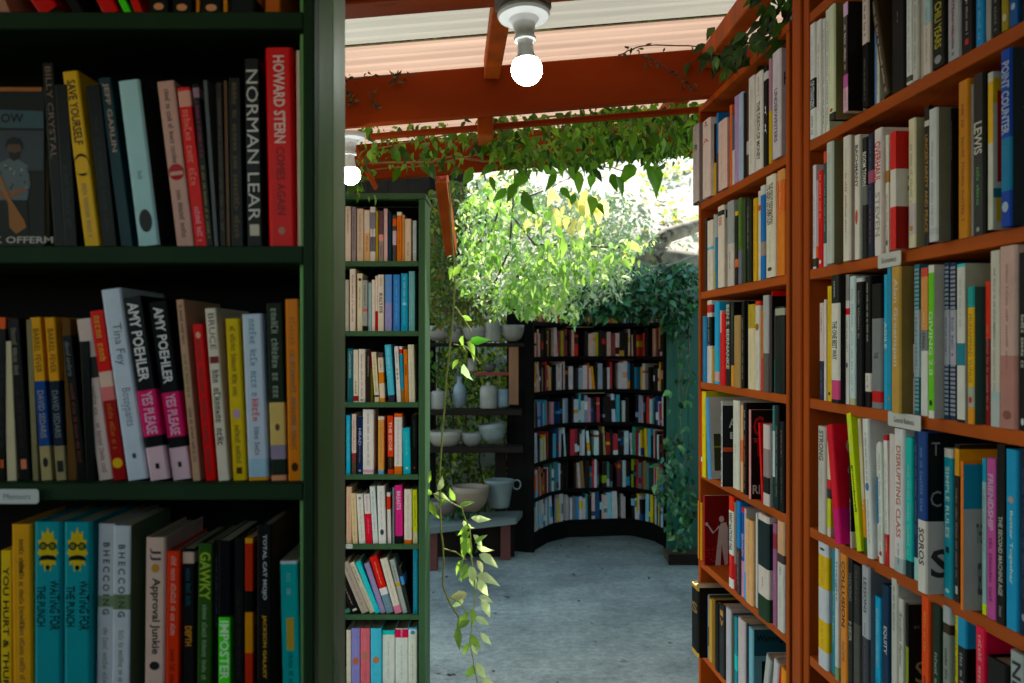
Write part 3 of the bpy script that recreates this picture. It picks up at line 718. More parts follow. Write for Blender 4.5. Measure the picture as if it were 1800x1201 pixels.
        if art == 'G': T('G', 'e0a890', .022, .045, .12, .26); T('O', 'e0a890', .022, .045, .34, .45); T('8', 'e0a890', .022, .045, .55, .68); 
        if art == 'S': face(sq, s1, '101418', 0, D, 0, .55); face(sq, s1, 'c4bcb4', 0, D, .55, 1); T('T', '888', .006, .02, .06, .14, ''); T('C', '888', .004, .022, .36, .46, ''); T('S', '3a3430', .004, .038, .72, .9)
        if art == 'E': face(sq, s1, '1586a0', .0, D, .02, .32); face(sq, s1, 'b0a8a0', .0, D, .32, 1); T('THE', '555', .02, .03, .42, .55); T('SELL', '4a4440', .022, .032, .68, .9)
        if art == 'T': face(sq, s1, '14120f', 0, D, 0, 1); T('S', '9a9060', .012, .032, .4, .55, ''); T('S', '7a8040', .02, .034, .6, .7, ''); T('BY', '777', .01, .02, .15, .17, '')
        if art == 'H': face(sq, s1, 'bdb6bc', 0, D, 0, 1); T('H', '222', .006, .022, .22, .34, '')
        if art == 'K': face(sq, s1, 'c9beb0', 0, D, 0, 1); face(sq, s1, '16191c', .004, D, .06, .16); T('N', 'ccc', .01, .03, .07, .14); face(sq, s1, '6a3838', .008, D, .6, .7); face(sq, s1, '221c18', .008, D, .7, 1)
        if art == 'W': face(sq, s1, 'c4c0b8', 0, D, 0, 1); face(sq, s1, '3c3c1c', .01, D, .45, .9); face(sq, s1, '8a8c2c', .01, D, .6, .62, .0005)
        if art == 'A': face(sq, s1, '14161c', 0, D, .04, 1); face(sq, s1, 'c4c0b8', 0, D, 0, .05, .0005); T('A', 'c8c4c0', .018, .04, .2, .31); T('E', 'c8c4c0', .022, .04, .36, .44); face(sq, s1, 'd04820', .0, .05, .54, .59, .0005)
        if art == 'B': face(sq, s1, '1c1412', 0, D, 0, 1); T('C', 'c02018', .006, .034, .07, .3); T('T', 'c02018', .008, .032, .33, .52); face(sq, s1, '8a8a80', .004, .04, .32, .325); T('RI', 'c8beb0', .004, .024, .84, .94)
        if art == 'R': face(sq, s1, 'c0b4b0', 0, D, 0, 1); face(disc(.5,.5,.5,.5), [tuple(range(14))], 'b01420', .012, .05, .22, .4, .0005); face(sq, s1, '231c18', .012, .03, .03, .14, .0006); face(sq, s1, '1c1816', .01, D, .55, .8)
        if art == 'V': face(sq, s1, '14505c', 0, D, 0, .3); face(sq, s1, '6a9ca8', 0, D, .3, 1); T('Warming', '0c1a20', .008, .08, .06, .16, 'bi'); face(sq, s1, '1a1410', .02, D, .36, 1)
        if art == 'M':   # red jacket with a pale cut-out of a standing man
            face(sq, s1, '7c0608', 0, D, 0, 1)
            for i in range(60): cnt[0] = 2+i % 3; y = rnd.random()*.075; z = .72+rnd.random()*.27; face(sq, s1, rnd.choice(['a82010','c03418','901008']), y, y+.006, z, min(1, z+.014), .0004)
            S = 'd4b8b4'; o = .036; cnt[0] = 5
            face(disc(.5,.5,.5,.5), [tuple(range(14))], S, o+.008, o+.024, .29, .38)
            face([(.0,.0),(.42,.0),(.5,.5),(.75,.0),(1,.02),(1,.86),(.86,1),(.45,.98),(.3,.86)], [(0,1,2,3,4,5,6,7,8)], S, o-.004, o+.036, .38, 1.0)
            face([(0,1),(.14,1.02),(.5,.32),(1,.75),(.95,1.0),(.45,.1)], [(0,1,2,5),(2,3,4,5)], S, o-.030, o+.010, .42, .56, .0005)
            face(disc(.5,.5,.5,.5), [tuple(range(14))], S, o-.036, o-.026, .38, .43, .0005)
def front_frame(scale_u, Yp, X=None):   # books facing the camera
    return lambda u, p: (u - CX) / F * Yp
WX, WS = .788, -.06            # the orange wall's plane: X = WX + WS*Y
WANG = math.atan2(-WS, 1)      # its turn from straight ahead
SHZ = [2.047 - .284*i for i in range(8)]
def wallY(u, p=0): return (WX - p) * F / ((u - CX) - WS * F)
ROW = {}
for i in range(4): ROW['L%d' % i] = ('f', 1.222, None)
ROWB = {'L0': 30, 'L1': 435, 'L2': 845, 'L3': 1255, 'N1': 459.5, 'N2': 582, 'N3': 707, 'N4': 833.5, 'N5': 955.5, 'N6': 1079, 'N7': 1203}
ORD = ['top', 'second', 'third', 'fourth', 'fifth', 'sixth', 'seventh']
PLACE = {'L': 'near green case', 'N': 'narrow green case', 'A': 'near orange case', 'B': 'far orange case'}
BOOKS = []
def lift(c):
    g = .3*c[0]+.59*c[1]+.11*c[2]; c = tuple(max(.001, g+(x-g)*1.14) for x in c); m = max(c); k = 1.0 + .32*min(1, m/.25); k = min(k, .82/m)
    if m < .02: k = .4
    return tuple(x*k for x in c)
for rk, txt in ROWS.items():
    case = rk[0]; prev = None
    for ln in txt.strip().split('\n'):
        a = ln.split('|'); a += [''] * (5 - len(a))
        hd = a[0].split(); u0, u1, v0 = map(float, hd[:3]); lean = 0; p = 0; cov = None; art = None
        for q in hd[3:]:
            if q[0] == 'l': lean = float(q[1:])
            if q[0] == 'p': p = float(q[1:]) / 100
            if q[0] == 'f':
                if len(q) == 2: art = q[1]
                else: cov = hx(q[1:])
        B = dict(case=case, row=rk, desc=a[1], base=lift(hx(a[2])), bands=parse_bands(a[3]), marks=parse_marks(a[4]), cov=cov, art=art, txt=a[4])
        rnd = random.Random(ln)
        if case in 'LN':
            Yp = 1.222 if case == 'L' else 3.958
            zb = 1.6 + (CY - ROWB[rk]) / F * Yp
            B['loc'] = [((u0+u1)/2 - CX)/F*Yp, Yp - p + rnd.uniform(-.003, .003), zb]; B['t'] = (u1-u0)/F*Yp - .0004
            hh = 1.6 + (CY - v0)/F*Yp - zb; lm = lean/F*Yp; B['h'] = math.hypot(hh, lm) - B['t']*abs(math.sin(math.atan2(lm, hh)))*.6
            B['ang'] = math.atan2(lm, hh); B['rz'] = 0
            B['area'] = (u1-u0)*(min(1201, ROWB[rk]) - max(0, v0))
        else:
            r = int(rk[1]); zb = SHZ[r]; pp = p + rnd.uniform(-.003, .003)
            Ya = wallY(u0, pp); Yb = wallY(u1, pp)
            if prev is not None and Ya > prev - .0004: Ya = prev - .0004
            if Yb > Ya - .006: Yb = Ya - .006
            prev = Yb
            Ym = (Ya+Yb)/2; B['t'] = Ya - Yb - .0004
            B['loc'] = [WX + WS*Ym - pp + .004, Ym, zb]
            hh = 1.6 + (CY - v0)*wallY(u0, pp)/F - zb; lm = lean*wallY(u0)/(WX*F)*wallY(u0)
            B['h'] = math.hypot(hh, lm); B['ang'] = math.atan2(lm, hh); B['rz'] = -math.pi/2 - WANG*-1
            vb = CY + (1.6-zb)*F/Ym
            B['area'] = (min(u1, 1800)-u0)*(min(1201, vb) - max(0, v0)) if u0 < 1800 else 0
        B['d'] = rnd.uniform(.14, .16) if B['h'] > .2 else rnd.uniform(.12, .135)
        if case == 'L': B['d'] = min(B['d'], .15)
        B['hard'] = B['t'] > .024 or rnd.random() < .3
        B['seed'] = ln; BOOKS.append(B)
order = sorted(range(len(BOOKS)), key=lambda i: -BOOKS[i]['area'] - (5e4 if BOOKS[i]['art'] else 0))
SINGLE = set(order[:300])
MASS = MB(); MASSP = MB()
def bmat(B):
    M = Matrix.Translation(B['loc']) @ Matrix.Rotation(B['rz'], 4, 'Z')
    if B['ang']:
        s = -1 if B['ang'] < 0 else 1     # leaning to the left turns about the left foot
        M = M @ Matrix.Translation((s*B['t']/2, 0, .0)) @ Matrix.Rotation(B['ang'], 4, 'Y') @ Matrix.Translation((-s*B['t']/2, 0, 0))
    return M
def short(s): return ' '.join(s.split()[-2:])
labels = {}
for i, B in enumerate(BOOKS):
    rnd = random.Random(B['seed']); M = bmat(B); t, h, d = B['t'], B['h'], B['d']
    pz = .004 if B['hard'] else .0006
    if i not in SINGLE:
        MASS.xf = M; MASSP.xf = M
        book_mesh(MASS, t, h, d, B['base'], B['bands'], [], B['cov'], None, rnd, B['hard'])
        MASSP.box(-t/2+.0012, t/2-.0012, .002, d-pz-.001, pz, h-pz)
        continue
    row = B['row']; rn = int(row[1]) - (1 if row[0] == 'N' else 0)
    nb = [BOOKS[j]['desc'] if 0 <= j < len(BOOKS) and BOOKS[j]['row'] == row else None for j in (i-1, i+1)]
    title = [m[0][1:].lower() for m in B['marks'] if m[0][0] == '!']
    where = '%s shelf, %s' % (ORD[rn], PLACE[row[0]])
    if title: lab = '%s book titled %s, %s' % (B['desc'], title[0], where)
    elif nb[0] and nb[1]: lab = '%s book between %s and %s, %s' % (B['desc'], short(nb[0]), short(nb[1]), where)
    else: lab = '%s book at the end beside %s, %s' % (B['desc'], short(nb[0] or nb[1]), where)
    e = empty('book', (0, 0, 0), lab, 'book', {'L': 'books in the near green bookcase', 'N': 'books in the narrow green bookcase', 'A': 'books in the near orange bookcase', 'B': 'books in the far orange bookcase'}[row[0]])
    e.matrix_world = M
    labels.setdefault(lab, []).append(i)
    mb = MB(); book_mesh(mb, t, h, d, B['base'], B['bands'], B['marks'], B['cov'], B['art'], rnd, B['hard'])
    glossy = row in ('L0', 'L1') or rnd.random() < .4
    mb.build('cover', M_gloss if glossy else M_cover, e)
    pg = MB(); q = (.0023 if B['hard'] else .0008); pg.box(-t/2+q, t/2-q, .002, d-pz-.001, pz, h-pz); pg.build('pages', M_page, e)
for l, ii in labels.items():
    if len(ii) > 1 or len(l.replace('-', ' ').split()) > 16: print('LABEL', len(l.split()), l)
# ---------------------------------------------------------------- the setting
def sheet(name, x0, x1, y0, y1, z, m, nx=1, ny=1):
    mb = MB(); vs = []; 
    for j in range(ny+1):
        for i in range(nx+1): vs.append((x0+(x1-x0)*i/nx, y0+(y1-y0)*j/ny, z))
    mb.add(vs, [(j*(nx+1)+i, j*(nx+1)+i+1, (j+1)*(nx+1)+i+1, (j+1)*(nx+1)+i) for j in range(ny) for i in range(nx)])
    return mb.build(name, m, kind='structure')
# concrete floor
mf = bpy.data.materials.new('worn_concrete'); mf.use_nodes = True; n = mf.node_tree; L = n.links; b = n.nodes['Principled BSDF']
tc = n.nodes.new('ShaderNodeTexCoord')
def noise(sc, det, ro=.6):
    t = n.nodes.new('ShaderNodeTexNoise'); t.inputs['Scale'].default_value = sc; t.inputs['Detail'].default_value = det; t.inputs['Roughness'].default_value = ro; L.new(tc.outputs['Object'], t.inputs['Vector']); return t
def rng(src, a, b_, c, d):
    r = n.nodes.new('ShaderNodeMapRange'); r.inputs[1].default_value = a; r.inputs[2].default_value = b_; r.inputs[3].default_value = c; r.inputs[4].default_value = d; L.new(src, r.inputs[0]); return r.outputs[0]
n1 = noise(1.3, 8, .7); n2 = noise(22, 8, .8); n3 = noise(120, 3); n4 = noise(5, 9, .8)
m1 = n.nodes.new('ShaderNodeMix'); m1.data_type = 'RGBA'; L.new(rng(n1.outputs[0], .35, .65, 0, 1), m1.inputs[0]); m1.inputs[6].default_value = (*hx('70797a'), 1); m1.inputs[7].default_value = (*hx('a6aeaa'), 1)
s1 = n.nodes.new('ShaderNodeVectorMath'); s1.operation = 'SCALE'; L.new(m1.outputs[2], s1.inputs[0]); L.new(rng(n2.outputs[0], .32, .68, .55, 1.3), s1.inputs['Scale'])
s2 = n.nodes.new('ShaderNodeVectorMath'); s2.operation = 'SCALE'; L.new(s1.outputs[0], s2.inputs[0]); L.new(rng(n3.outputs[0], .3, .7, .8, 1.15), s2.inputs['Scale'])
m2 = n.nodes.new('ShaderNodeMix'); m2.data_type = 'RGBA'; L.new(rng(n4.outputs[0], .62, .7, 0, .6), m2.inputs[0]); L.new(s2.outputs[0], m2.inputs[6]); m2.inputs[7].default_value = (*hx('4c524e'), 1)
L.new(m2.outputs[2], b.inputs['Base Color']); b.inputs['Roughness'].default_value = .75
bp = n.nodes.new('ShaderNodeBump'); bp.inputs['Strength'].default_value = .6; bp.inputs['Distance'].default_value = .006; L.new(n2.outputs[0], bp.inputs['Height']); L.new(bp.outputs[0], b.inputs['Normal'])
sheet('floor', -3.2, 3.2, -1.6, 8.9, 0, mf)
M_soil = mat('soil', base=hx('4a3c2c'), rough=.95, noise=.4, nscale=3, bump=1)
sheet('ground', -60, 60, -40, 90, -.02, M_soil)
# hillside of dry litter beyond
M_hill = mat('dry_litter_slope', base=hx('a8aaa4'), rough=.95, noise=.3, nscale=5, bump=1, bscale=14, dark=(hx('6c7268'), 3.2, .60))
hb = MB(); nxh, nyh = 90, 70; vs = []
for j in range(nyh+1):
    for i in range(nxh+1):
        x = -14 + 32*i/nxh; yy = 9.0 + 25*(j/nyh)**1.3
        z = 1.45 + .46*(yy-9.0) + .12*math.sin(x*1.7+yy)*min(1, (yy-9)/2) + .18*math.sin(x*.6-yy*.9) * min(1, (yy-9)/2) + random.uniform(-.05, .05)
        if j == 0: z = 0
        vs.append((x, yy if j else 8.95, z))
hb.add(vs, [(j*(nxh+1)+i, j*(nxh+1)+i+1, (j+1)*(nxh+1)+i+1, (j+1)*(nxh+1)+i) for j in range(nyh) for i in range(nxh)])
hb.build('hill', M_hill, smooth=True, kind='structure')
# ---------------------------------------------------------------- bookcases
def case_f(name, label, Y, xl, xr, zt, zs, depth, shth, m, stile, sidem=None, back=M_black, zbot=0, ends=True, group='bookcases along the aisle'):
    """bookcase facing the camera: shelf tops at zs"""
    base = ((xl+xr)/2, Y+depth/2, zbot); e = empty(name, base, label, 'bookcase', group); X = rel(base)
    a = MB(X); a.box(xl-stile, xl, Y, Y+depth, zbot, zt, bv=.002); a.build('side_panel', m, e)
    a = MB(X); a.box(xr, xr+stile, Y, Y+depth, zbot, zt, bv=.002); a.build('side_panel', sidem or m, e)
    for z in zs:
        a = MB(X); a.box(xl+.0005, xr-.0005, Y+.002, Y+depth-.012, z-shth, z, bv=.0015); a.build('shelf', m, e)
    a = MB(X); a.box(xl+.0005, xr-.0005, Y+depth-.011, Y+depth-.001, zbot+.01, zt-.002); a.build('back_panel', back, e)
    a = MB(X); a.box(xl-stile-.004, xr+stile+.004, Y-.004, Y+depth+.002, zt+.0005, zt+.022, bv=.002); a.build('top_panel', m, e)
    return e
zL = [1.6 + (CY-v)/F*1.222 for v in (30, 435, 845, 1255)]
zL = [zL[0]+.283] + zL + [zL[-1]-.283*k for k in (1, 2)]
lc = case_f('bookcase', 'large near-black green bookcase nearest the camera, filled with biographies', 1.2, -1.25, (533-900)/F*1.2, 2.42, zL, .205, .021, M_green, .0, sidem=M_green, group='green bookcases')
X = rel(lc.location)
a = MB(X); a.box((533-900)/F*1.2+.0008, -.2375, 1.196, 1.22, 0, 2.42, bv=.002); a.build('stile', M_green, lc)
a = MB(X); a.box(-.2600, -.2372, 1.2205, 1.318, 0, 2.42, bv=.0015); a.build('side_board', M_green3, lc)
a = MB(X); a.box(-.2600, -.2365, 1.319, 1.412, 0, 2.42, bv=.0015); a.build('side_board', M_green4, lc)
zN = [1.6 + (CY-ROWB['N%d' % i])/F*3.958 for i in range(1, 8)]
zN += [zN[-1]-.28*k for k in (1, 2, 3)]
nc = case_f('bookcase', 'tall narrow green bookcase of pale books behind the near green one', 3.94, (520-900)/F*3.94, (736-900)/F*3.94, 1.6+(CY-350)/F*3.94, zN, .24, .02, M_green2, .025, group='green bookcases')
# orange wall
def wallframe(s, e, z): return Vector((WX + WS*s + e, s - WS*e, z))   # s along, e into the wall
WM = Matrix(((1, WS, 0, WX), (-WS, 1, 0, 0), (0, 0, 1, 0), (0, 0, 0, 1)))   # (e, s, z) -> world
def case_w(label, s0, s1, zt, side0, side1, shelves):
    b0 = WM @ Vector((.12, (s0+s1)/2, 0)); e = empty('bookcase', b0, label, 'bookcase', 'orange bookcases'); X = rel(b0) @ WM
    D = .25
    a = MB(X); a.box(0, D, s0-side0, s0-.0006, 0, zt, bv=.002); a.build('side_panel', M_orange, e)
    a = MB(X); a.box(0, D, s1+.0006, s1+side1, 0, zt, bv=.002); a.build('side_panel', M_orange, e)
    for z in shelves:
        a = MB(X); a.box(.002, D-.014, s0, s1, z-.022, z, bv=.0015); a.build('shelf', M_orangeh, e)
    a = MB(X); a.box(D-.012, D-.001, s0, s1, .01, zt-.002); a.build('back_panel', M_dark, e)
    return e, X
ca, XA = case_w('orange bookcase nearest the camera on the aisle, packed with business books', .95, 2.2, 2.62, .02, .035, [2.331] + SHZ)
a = MB(XA); a.box(-.006, .03, 2.236, 2.292, 0, 2.60, bv=.003); a.build('post', M_orange, ca)
a = MB(XA); a.box(.004, .20, 2.2925, 2.31, 0, 2.55, bv=.003); a.build('filler_strip', M_dark, ca)  # dark strip put in for the shaded gap between the two cases
cb, XB = case_w('orange bookcase at the far end of the aisle beside the courtyard', 2.352, 3.165, 2.335, .022, .022, SHZ)
a = MB(XB); a.box(0, .25, 2.33, 3.187, 2.3355, 2.355, bv=.002); a.build('top_panel', M_orange, cb)
# shelf tags
def shelf_tag(label, M, wd, hg, text, tc_='444', r=.004):
    mb = MB(M); pts = []
    for cx_, cz_, a0 in ((wd/2-r, hg/2-r, 0), (-wd/2+r, hg/2-r, 90), (-wd/2+r, -hg/2+r, 180), (wd/2-r, -hg/2+r, 270)):
        for k in range(4): q = R(a0+30*k); pts.append((cx_+r*math.cos(q), cz_+r*math.sin(q)))
    k = len(pts); mb.add([(x, 0, z) for x, z in pts] + [(x, .0012, z) for x, z in pts], [tuple(range(k)), tuple(reversed(range(k, 2*k)))] + [(i, (i+1) % k, (i+1) % k+k, i+k) for i in range(k)], hx('c9c6c0'))
    v, f = glyphs(text); mb.add([((p-.5)*wd*.62, -.0004, (q-.5)*hg*.38) for p, q in v], f, hx(tc_))
    o = mb.build('shelf_tag', M_tagm); o.matrix_world = Matrix.Identity(4)
    bc = M.translation; o.data.transform(Matrix.Translation(-bc)); o.location = bc
    return tag(o, label, 'shelf tag', 'white shelf tags')
def wallM(u0, u1, z, e=-.0065):
    y = (wallY(u0)+wallY(u1))/2; p = WM @ Vector((e, y, z))
    return Matrix.Translation(p) @ Matrix.Rotation(-math.pi/2+WANG, 4, 'Z'), wallY(u0)-wallY(u1)
M_, w_ = wallM(1549, 1590, SHZ[1]-.013); shelf_tag('small white tag reading economics under the red and white book', M_, w_, .026, 'Economics')
M_, w_ = wallM(1567, 1625, SHZ[2]-.013); shelf_tag('white tag reading general business on the third orange shelf', M_, w_, .026, 'General Business')
shelf_tag('white tag reading memoirs on the near green case', Matrix.Translation(P(30, 873, 1.192)), .052, .0175, 'Memoirs', '777')
shelf_tag('tiny blank looking white tag on the narrow green case, under the peach book', Matrix.Translation(P(614, 960.5, 3.9415)), .026, .018, '. .', '999')
# a book standing face out at the edge of the near green case
e = empty('book', P(22, 435, 1.235), 'face-out book with a bearded man holding a paddle, near green case', 'book')
X = rel(e.location); yf = 1.228
def FP(u, v, dy=0): return (((u-CX)/F*1.228), yf-dy, 1.6+(CY-v)/F*1.228)
a = MB(X)
def poly(pts, col, dy): a.add([FP(u, v, dy) for u, v in pts], [tuple(range(len(pts)))], hx(col))
x0_, _, z0_ = FP(-90, 434); x1_, _, z1_ = FP(78, 156); a.box(x0_, x1_, yf, yf+.003, z0_, z1_, hx('15120f'))
poly([(-88,161),(73,161),(74,154),(-88,153)], 'a05a20', .0006)
poly([(-88,190),(76,196),(77,226),(-88,224)], '3c5058', .0006)
poly([(-88,228),(77,230),(77,300),(-88,300)], '3a3c44', .0006)
for s, u0, u1, v0, v1, c in (('OW', 2, 42, 216, 200, '151515'), ('K OFFERM', -10, 94, 428, 416, 'b8a8a0')):
    v, f = glyphs(s, 'b'); a.add([FP(u0+(u1-u0)*p, v0+(v1-v0)*q, .001) for p, q in v], f, hx(c))
poly([(13,252),(17,244),(27,242),(37,247),(40,258),(36,274),(28,282),(18,278),(13,268)], '5c3c30', .0010)
poly([(11,262),(13,246),(24,241),(36,244),(41,256),(39,264),(36,254),(16,254)], '14100e', .0014)
poly([(16,266),(26,270),(37,266),(34,279),(26,284),(18,279)], '1c1512', .0013)
poly([(-30,300),(6,284),(16,279),(34,281),(50,292),(54,325),(48,352),(-30,352)], '5c6266', .0010)
for k in range(26): uu = random.uniform(-6, 48); vv = random.uniform(288, 348); poly([(uu,vv),(uu+4,vv+1),(uu+3,vv+5)], random.choice(['232629','8a9094']), .0013)
poly([(-20,330),(14,338),(44,330),(46,336),(16,350),(-20,344)], '8a5236', .0015)
poly([(-10,295),(-4,295),(20,350),(44,388),(48,400),(30,412),(18,400),(16,360)], '9a5c28', .0018)
poly([(-30,352),(48,352),(52,410),(-30,410)], '12100f', .0009)
a.build('cover', M_gloss, e); a = MB(X); a.box(x0_+.004, x1_-.004, yf+.003, yf+.022, z0_+.003, z1_-.003); a.build('pages', M_page, e)
# ---------------------------------------------------------------- enclosing walls
def wall(name, label, cat, x0, x1, y0, y1, z0, z1, m):
    c = ((x0+x1)/2, (y0+y1)/2, z0); a = MB(rel(c))
    lx, ly = x1-x0, y1-y0; nb = max(1, int(max(lx, ly)/.16))
    for k in range(nb):      # upright boards
        if lx > ly: a.box(x0+lx*k/nb+.0015, x0+lx*(k+1)/nb-.0015, y0+random.uniform(0, .003), y1, z0, z1, bv=.002)
        else: a.box(x0, x1-random.uniform(0, .003), y0+ly*k/nb+.0015, y0+ly*(k+1)/nb-.0015, z0, z1, bv=.002)
    o = a.build(name, m, loc=c); return tag(o, label, cat)
wall('fence', 'dark boarded fence some way behind the camera', 'fence', -3, 2, -1.9, -1.86, 0, 1.93, M_dark)  # unseen fence added to hold back sky light from behind
wall('wall', 'dark boarded wall behind the orange bookcases', 'wall', 1.16, 1.19, -1.25, 2.3, 0, 2.62, M_dark)
wall('wall', 'teal green boarded wall beside the far bookcase', 'wall', 1.17, 2.3, 7.52, 7.56, 0, 2.05, M_teal)
wall('wall', 'dark timber wall above the pottery shelves', 'wall', -2.6, -.36, 8.02, 8.06, 1.98, 3.1, M_dark)
wall('fence', 'tall boarded fence along the far side of the courtyard', 'fence', 2.32, 2.36, 3.4, 8.9, 0, 2.3, M_teal)
# ---------------------------------------------------------------- roof, beams
TI = R(4.7); ct, st_ = math.cos(TI), math.sin(TI)
def roofM(Y, z): # frame whose x runs along the tilted beams
    return Matrix.Translation((0, Y, z)) @ Matrix.Rotation(-TI, 4, 'Y')
def beam(name, label, Y, z, x0, x1, dy, dz, m=M_beam):
    c = Vector((0, Y, z)); T = roofM(Y, z); a = MB(Matrix.Translation(-c) @ T)
    a.box(x0, x1, 0, dy, 0, dz, bv=.004); o = a.build(name, m, loc=c); return tag(o, label, 'beam', 'orange roof timbers')
beam('roof_beam', 'wide rusty orange beam behind the near lamp', 3.05, 2.308, -2.2, 1.0, .045, .148)
beam('roof_beam', 'thin orange batten running just below and behind the wide beam', 3.22, 2.300, -.46, 1.0, .03, .018)
beam('roof_beam', 'dark red beam at the very top of the opening', 2.12, 2.352, -2.2, 1.0, .10, .12)
beam('roof_beam', 'orange beam half hidden by the leafy vine', 4.2, 2.339, -2.4, 1.6, .045, .155)
def strut(name, label, a_, b_, wx, wz, m=M_orange):
    c = Vector(a_); q = MB(Matrix.Translation(-c)); q.beam(a_, b_, wx, wz, bv=.003); o = q.build(name, m, loc=c); return tag(o, label, 'rafter', 'orange roof timbers')
strut('rafter', 'short orange rafter meeting the wide beam left of the near lamp', (-.012, 2.222, 2.436), (-.062, 3.048, 2.440), .048, .062)
strut('rafter', 'orange rafter hung with leaves between the two beams', P(853, 262, 3.12)+Vector((0, 0, .08)), (-.115, 4.195, 2.43), .05, .075)
strut('rafter', 'rafter over the narrow green bookcase', (-.85, 2.222, 2.36), (-.9, 4.195, 2.37), .048, .062)
strut('rafter', 'rafter above the far orange bookcase', (.62, 2.222, 2.47), (.585, 4.195, 2.48), .048, .062)
strut('brace', 'thin slanting orange lath above the narrow green bookcase', P(622, 258, 3.6), P(662, 332, 3.7), .012, .02)
strut('brace', 'slanting orange knee brace under the second beam', P(776, 312, 4.25), P(793, 440, 4.6), .05, .075)
strut('rafter', 'roof purlin behind the camera', (-2, .4, 2.28), (1.2, .4, 2.5), .05, .1)
# corrugated translucent sheets
def roofmat(name, c, tr):
    m = mat(name, base=c, rough=.45, noise=.22, nscale=4, stretch=(.25, 3, 1), transl=tr, dark=(hx('6a5c54'), 9, .68)); return m
M_rg = roofmat('grey_white_roofing', hx('88857c'), .42); M_rp = roofmat('peach_tinted_roofing', hx('987f70'), .5)
def corr(name, label, Y0, Y1, z0, z1, m, x0=-2.3, x1=1.7):
    a = MB(); T = roofM(0, 0); k = int((Y1-Y0)/.0063); nX = 14; vs = []
    for i in range(k+1):
        y = Y0+(Y1-Y0)*i/k; ph = (y/.076) % 1
        rib = max(0, 1-abs(ph-.5)/.16)
        for j in range(nX+1): vs.append((x0+(x1-x0)*j/nX, y, z0+(z1-z0)*i/k+.0055*min(1, rib*1.4)))
    a.xf = T; a.add(vs, [(i*(nX+1)+j, i*(nX+1)+j+1, (i+1)*(nX+1)+j+1, (i+1)*(nX+1)+j) for i in range(k) for j in range(nX)])
    o = a.build(name, m, smooth=True); return tag(o, label, 'roof sheet', 'corrugated roof sheets')
corr('roof_sheet', 'grey white corrugated translucent roof sheet above the near lamp', 2.2, 2.82, 2.476, 2.476, M_rg)
corr('roof_sheet', 'peach coloured corrugated roof sheet resting on the wide beam', 2.80, 3.6, 2.466, 2.466, M_rp)
corr('roof_sheet', 'peach roof sheet glimpsed through the vine leaves', 3.58, 4.36, 2.50, 2.52, M_rp)
M_ro = mat('opaque_roofing', base=hx('6a5a4c'), rough=.7, noise=.2)
corr('roof_sheet', 'opaque corrugated roof sheet over the camera', -1.4, 2.22, 2.486, 2.486, M_ro)
# ---------------------------------------------------------------- lamps
M_bulb = bpy.data.materials.new('lit_bulb'); M_bulb.use_nodes = True; q = M_bulb.node_tree
em = q.nodes['Principled BSDF']; em.inputs['Emission Color'].default_value = (.93, 1, .98, 1); em.inputs['Emission Strength'].default_value = 13; em.inputs['Base Color'].default_value = (.9, .9, .9, 1)
def lamp(label, c, s=1, box=True, tilt=0):
    e = empty('ceiling_lamp', c, label, 'lamp', 'lit bulbs in white porcelain holders'); e.rotation_euler = (R(tilt), R(-3), 0)
    a = MB(); a.lathe([(0,.086),(.047,.086),(.0515,.082),(.052,.076),(.049,.070),(.030,.066),(.0225,.056),(.0195,.040),(.0175,.030),(.0215,.028),(.0215,.022),(.0165,.021),(0,.021)], n=40); a.build('holder', M_white, e, smooth=False)
    a = MB()
    for q_ in (.6, 3.74): a.lathe([(0,.0695),(.007,.0695),(.008,.0715),(.008,.0755)], c=(.036*math.cos(q_), .036*math.sin(q_), 0), n=12)
    a.build('mounting_screw', M_plastic, e)
    a = MB(); a.lathe([(0,.0209),(.0150,.0209),(.0155,.004),(.0165,-.006),(.021,-.016),(.0235,-.0195)], n=32); a.build('bulb_collar', M_plastic, e, smooth=True)
    a = MB(); pr = [(.0235,-.0195)] + [(.0305*math.sin(t_), -.0385+.0305*math.cos(t_)) for t_ in [R(55+12.5*i) for i in range(10)]] + [(0,-.069)]
    a.lathe(pr, n=32); a.build('bulb', M_bulb, e, smooth=True)
    if box:
        a = MB(); 
        pts = disc(0, 0, .056, .056, 8); a.add([(x, y, .087) for x, y in pts] + [(x, y, .15) for x, y in pts], [tuple(range(8)), tuple(reversed(range(8, 16)))] + [(i, (i+1) % 8, (i+1) % 8+8, i+8) for i in range(8)])
        a.build('junction_box', mat('galvanised_box', base=hx('9a9692'), rough=.5, noise=.3), e)
        a = MB(); a.lathe([(.0,.0),(.009,.0),(.0125,.002),(.0125,.006)], c=(0, 0, 0), n=16); o = a.build('knockout', M_redpost, e); o.rotation_euler = (R(90), 0, 0); o.location = (-.006, -.054, .122)
    return e
zb1 = P(924, 125, 1.95)
lamp('lit round bulb in a white holder hanging from a grey junction box', (zb1[0], zb1[1], zb1[2]+.0385), tilt=-9)
zb2 = P(613, 308, 3.0)
lamp('lit bulb half hidden behind the near green bookcase edge', (zb2[0]+.003, zb2[1], zb2[2]+.0385), box=False, tilt=-3)
a = MB(); c = Vector((zb1[0]-.01, 1.97, 2.32)); a.beam((-.02, -.04, .07), (.01, .15, .085), .075, .055); o = a.build('lamp_bracket', M_dark, loc=c); tag(o, 'dark timber bracket above the near lamp', 'bracket')
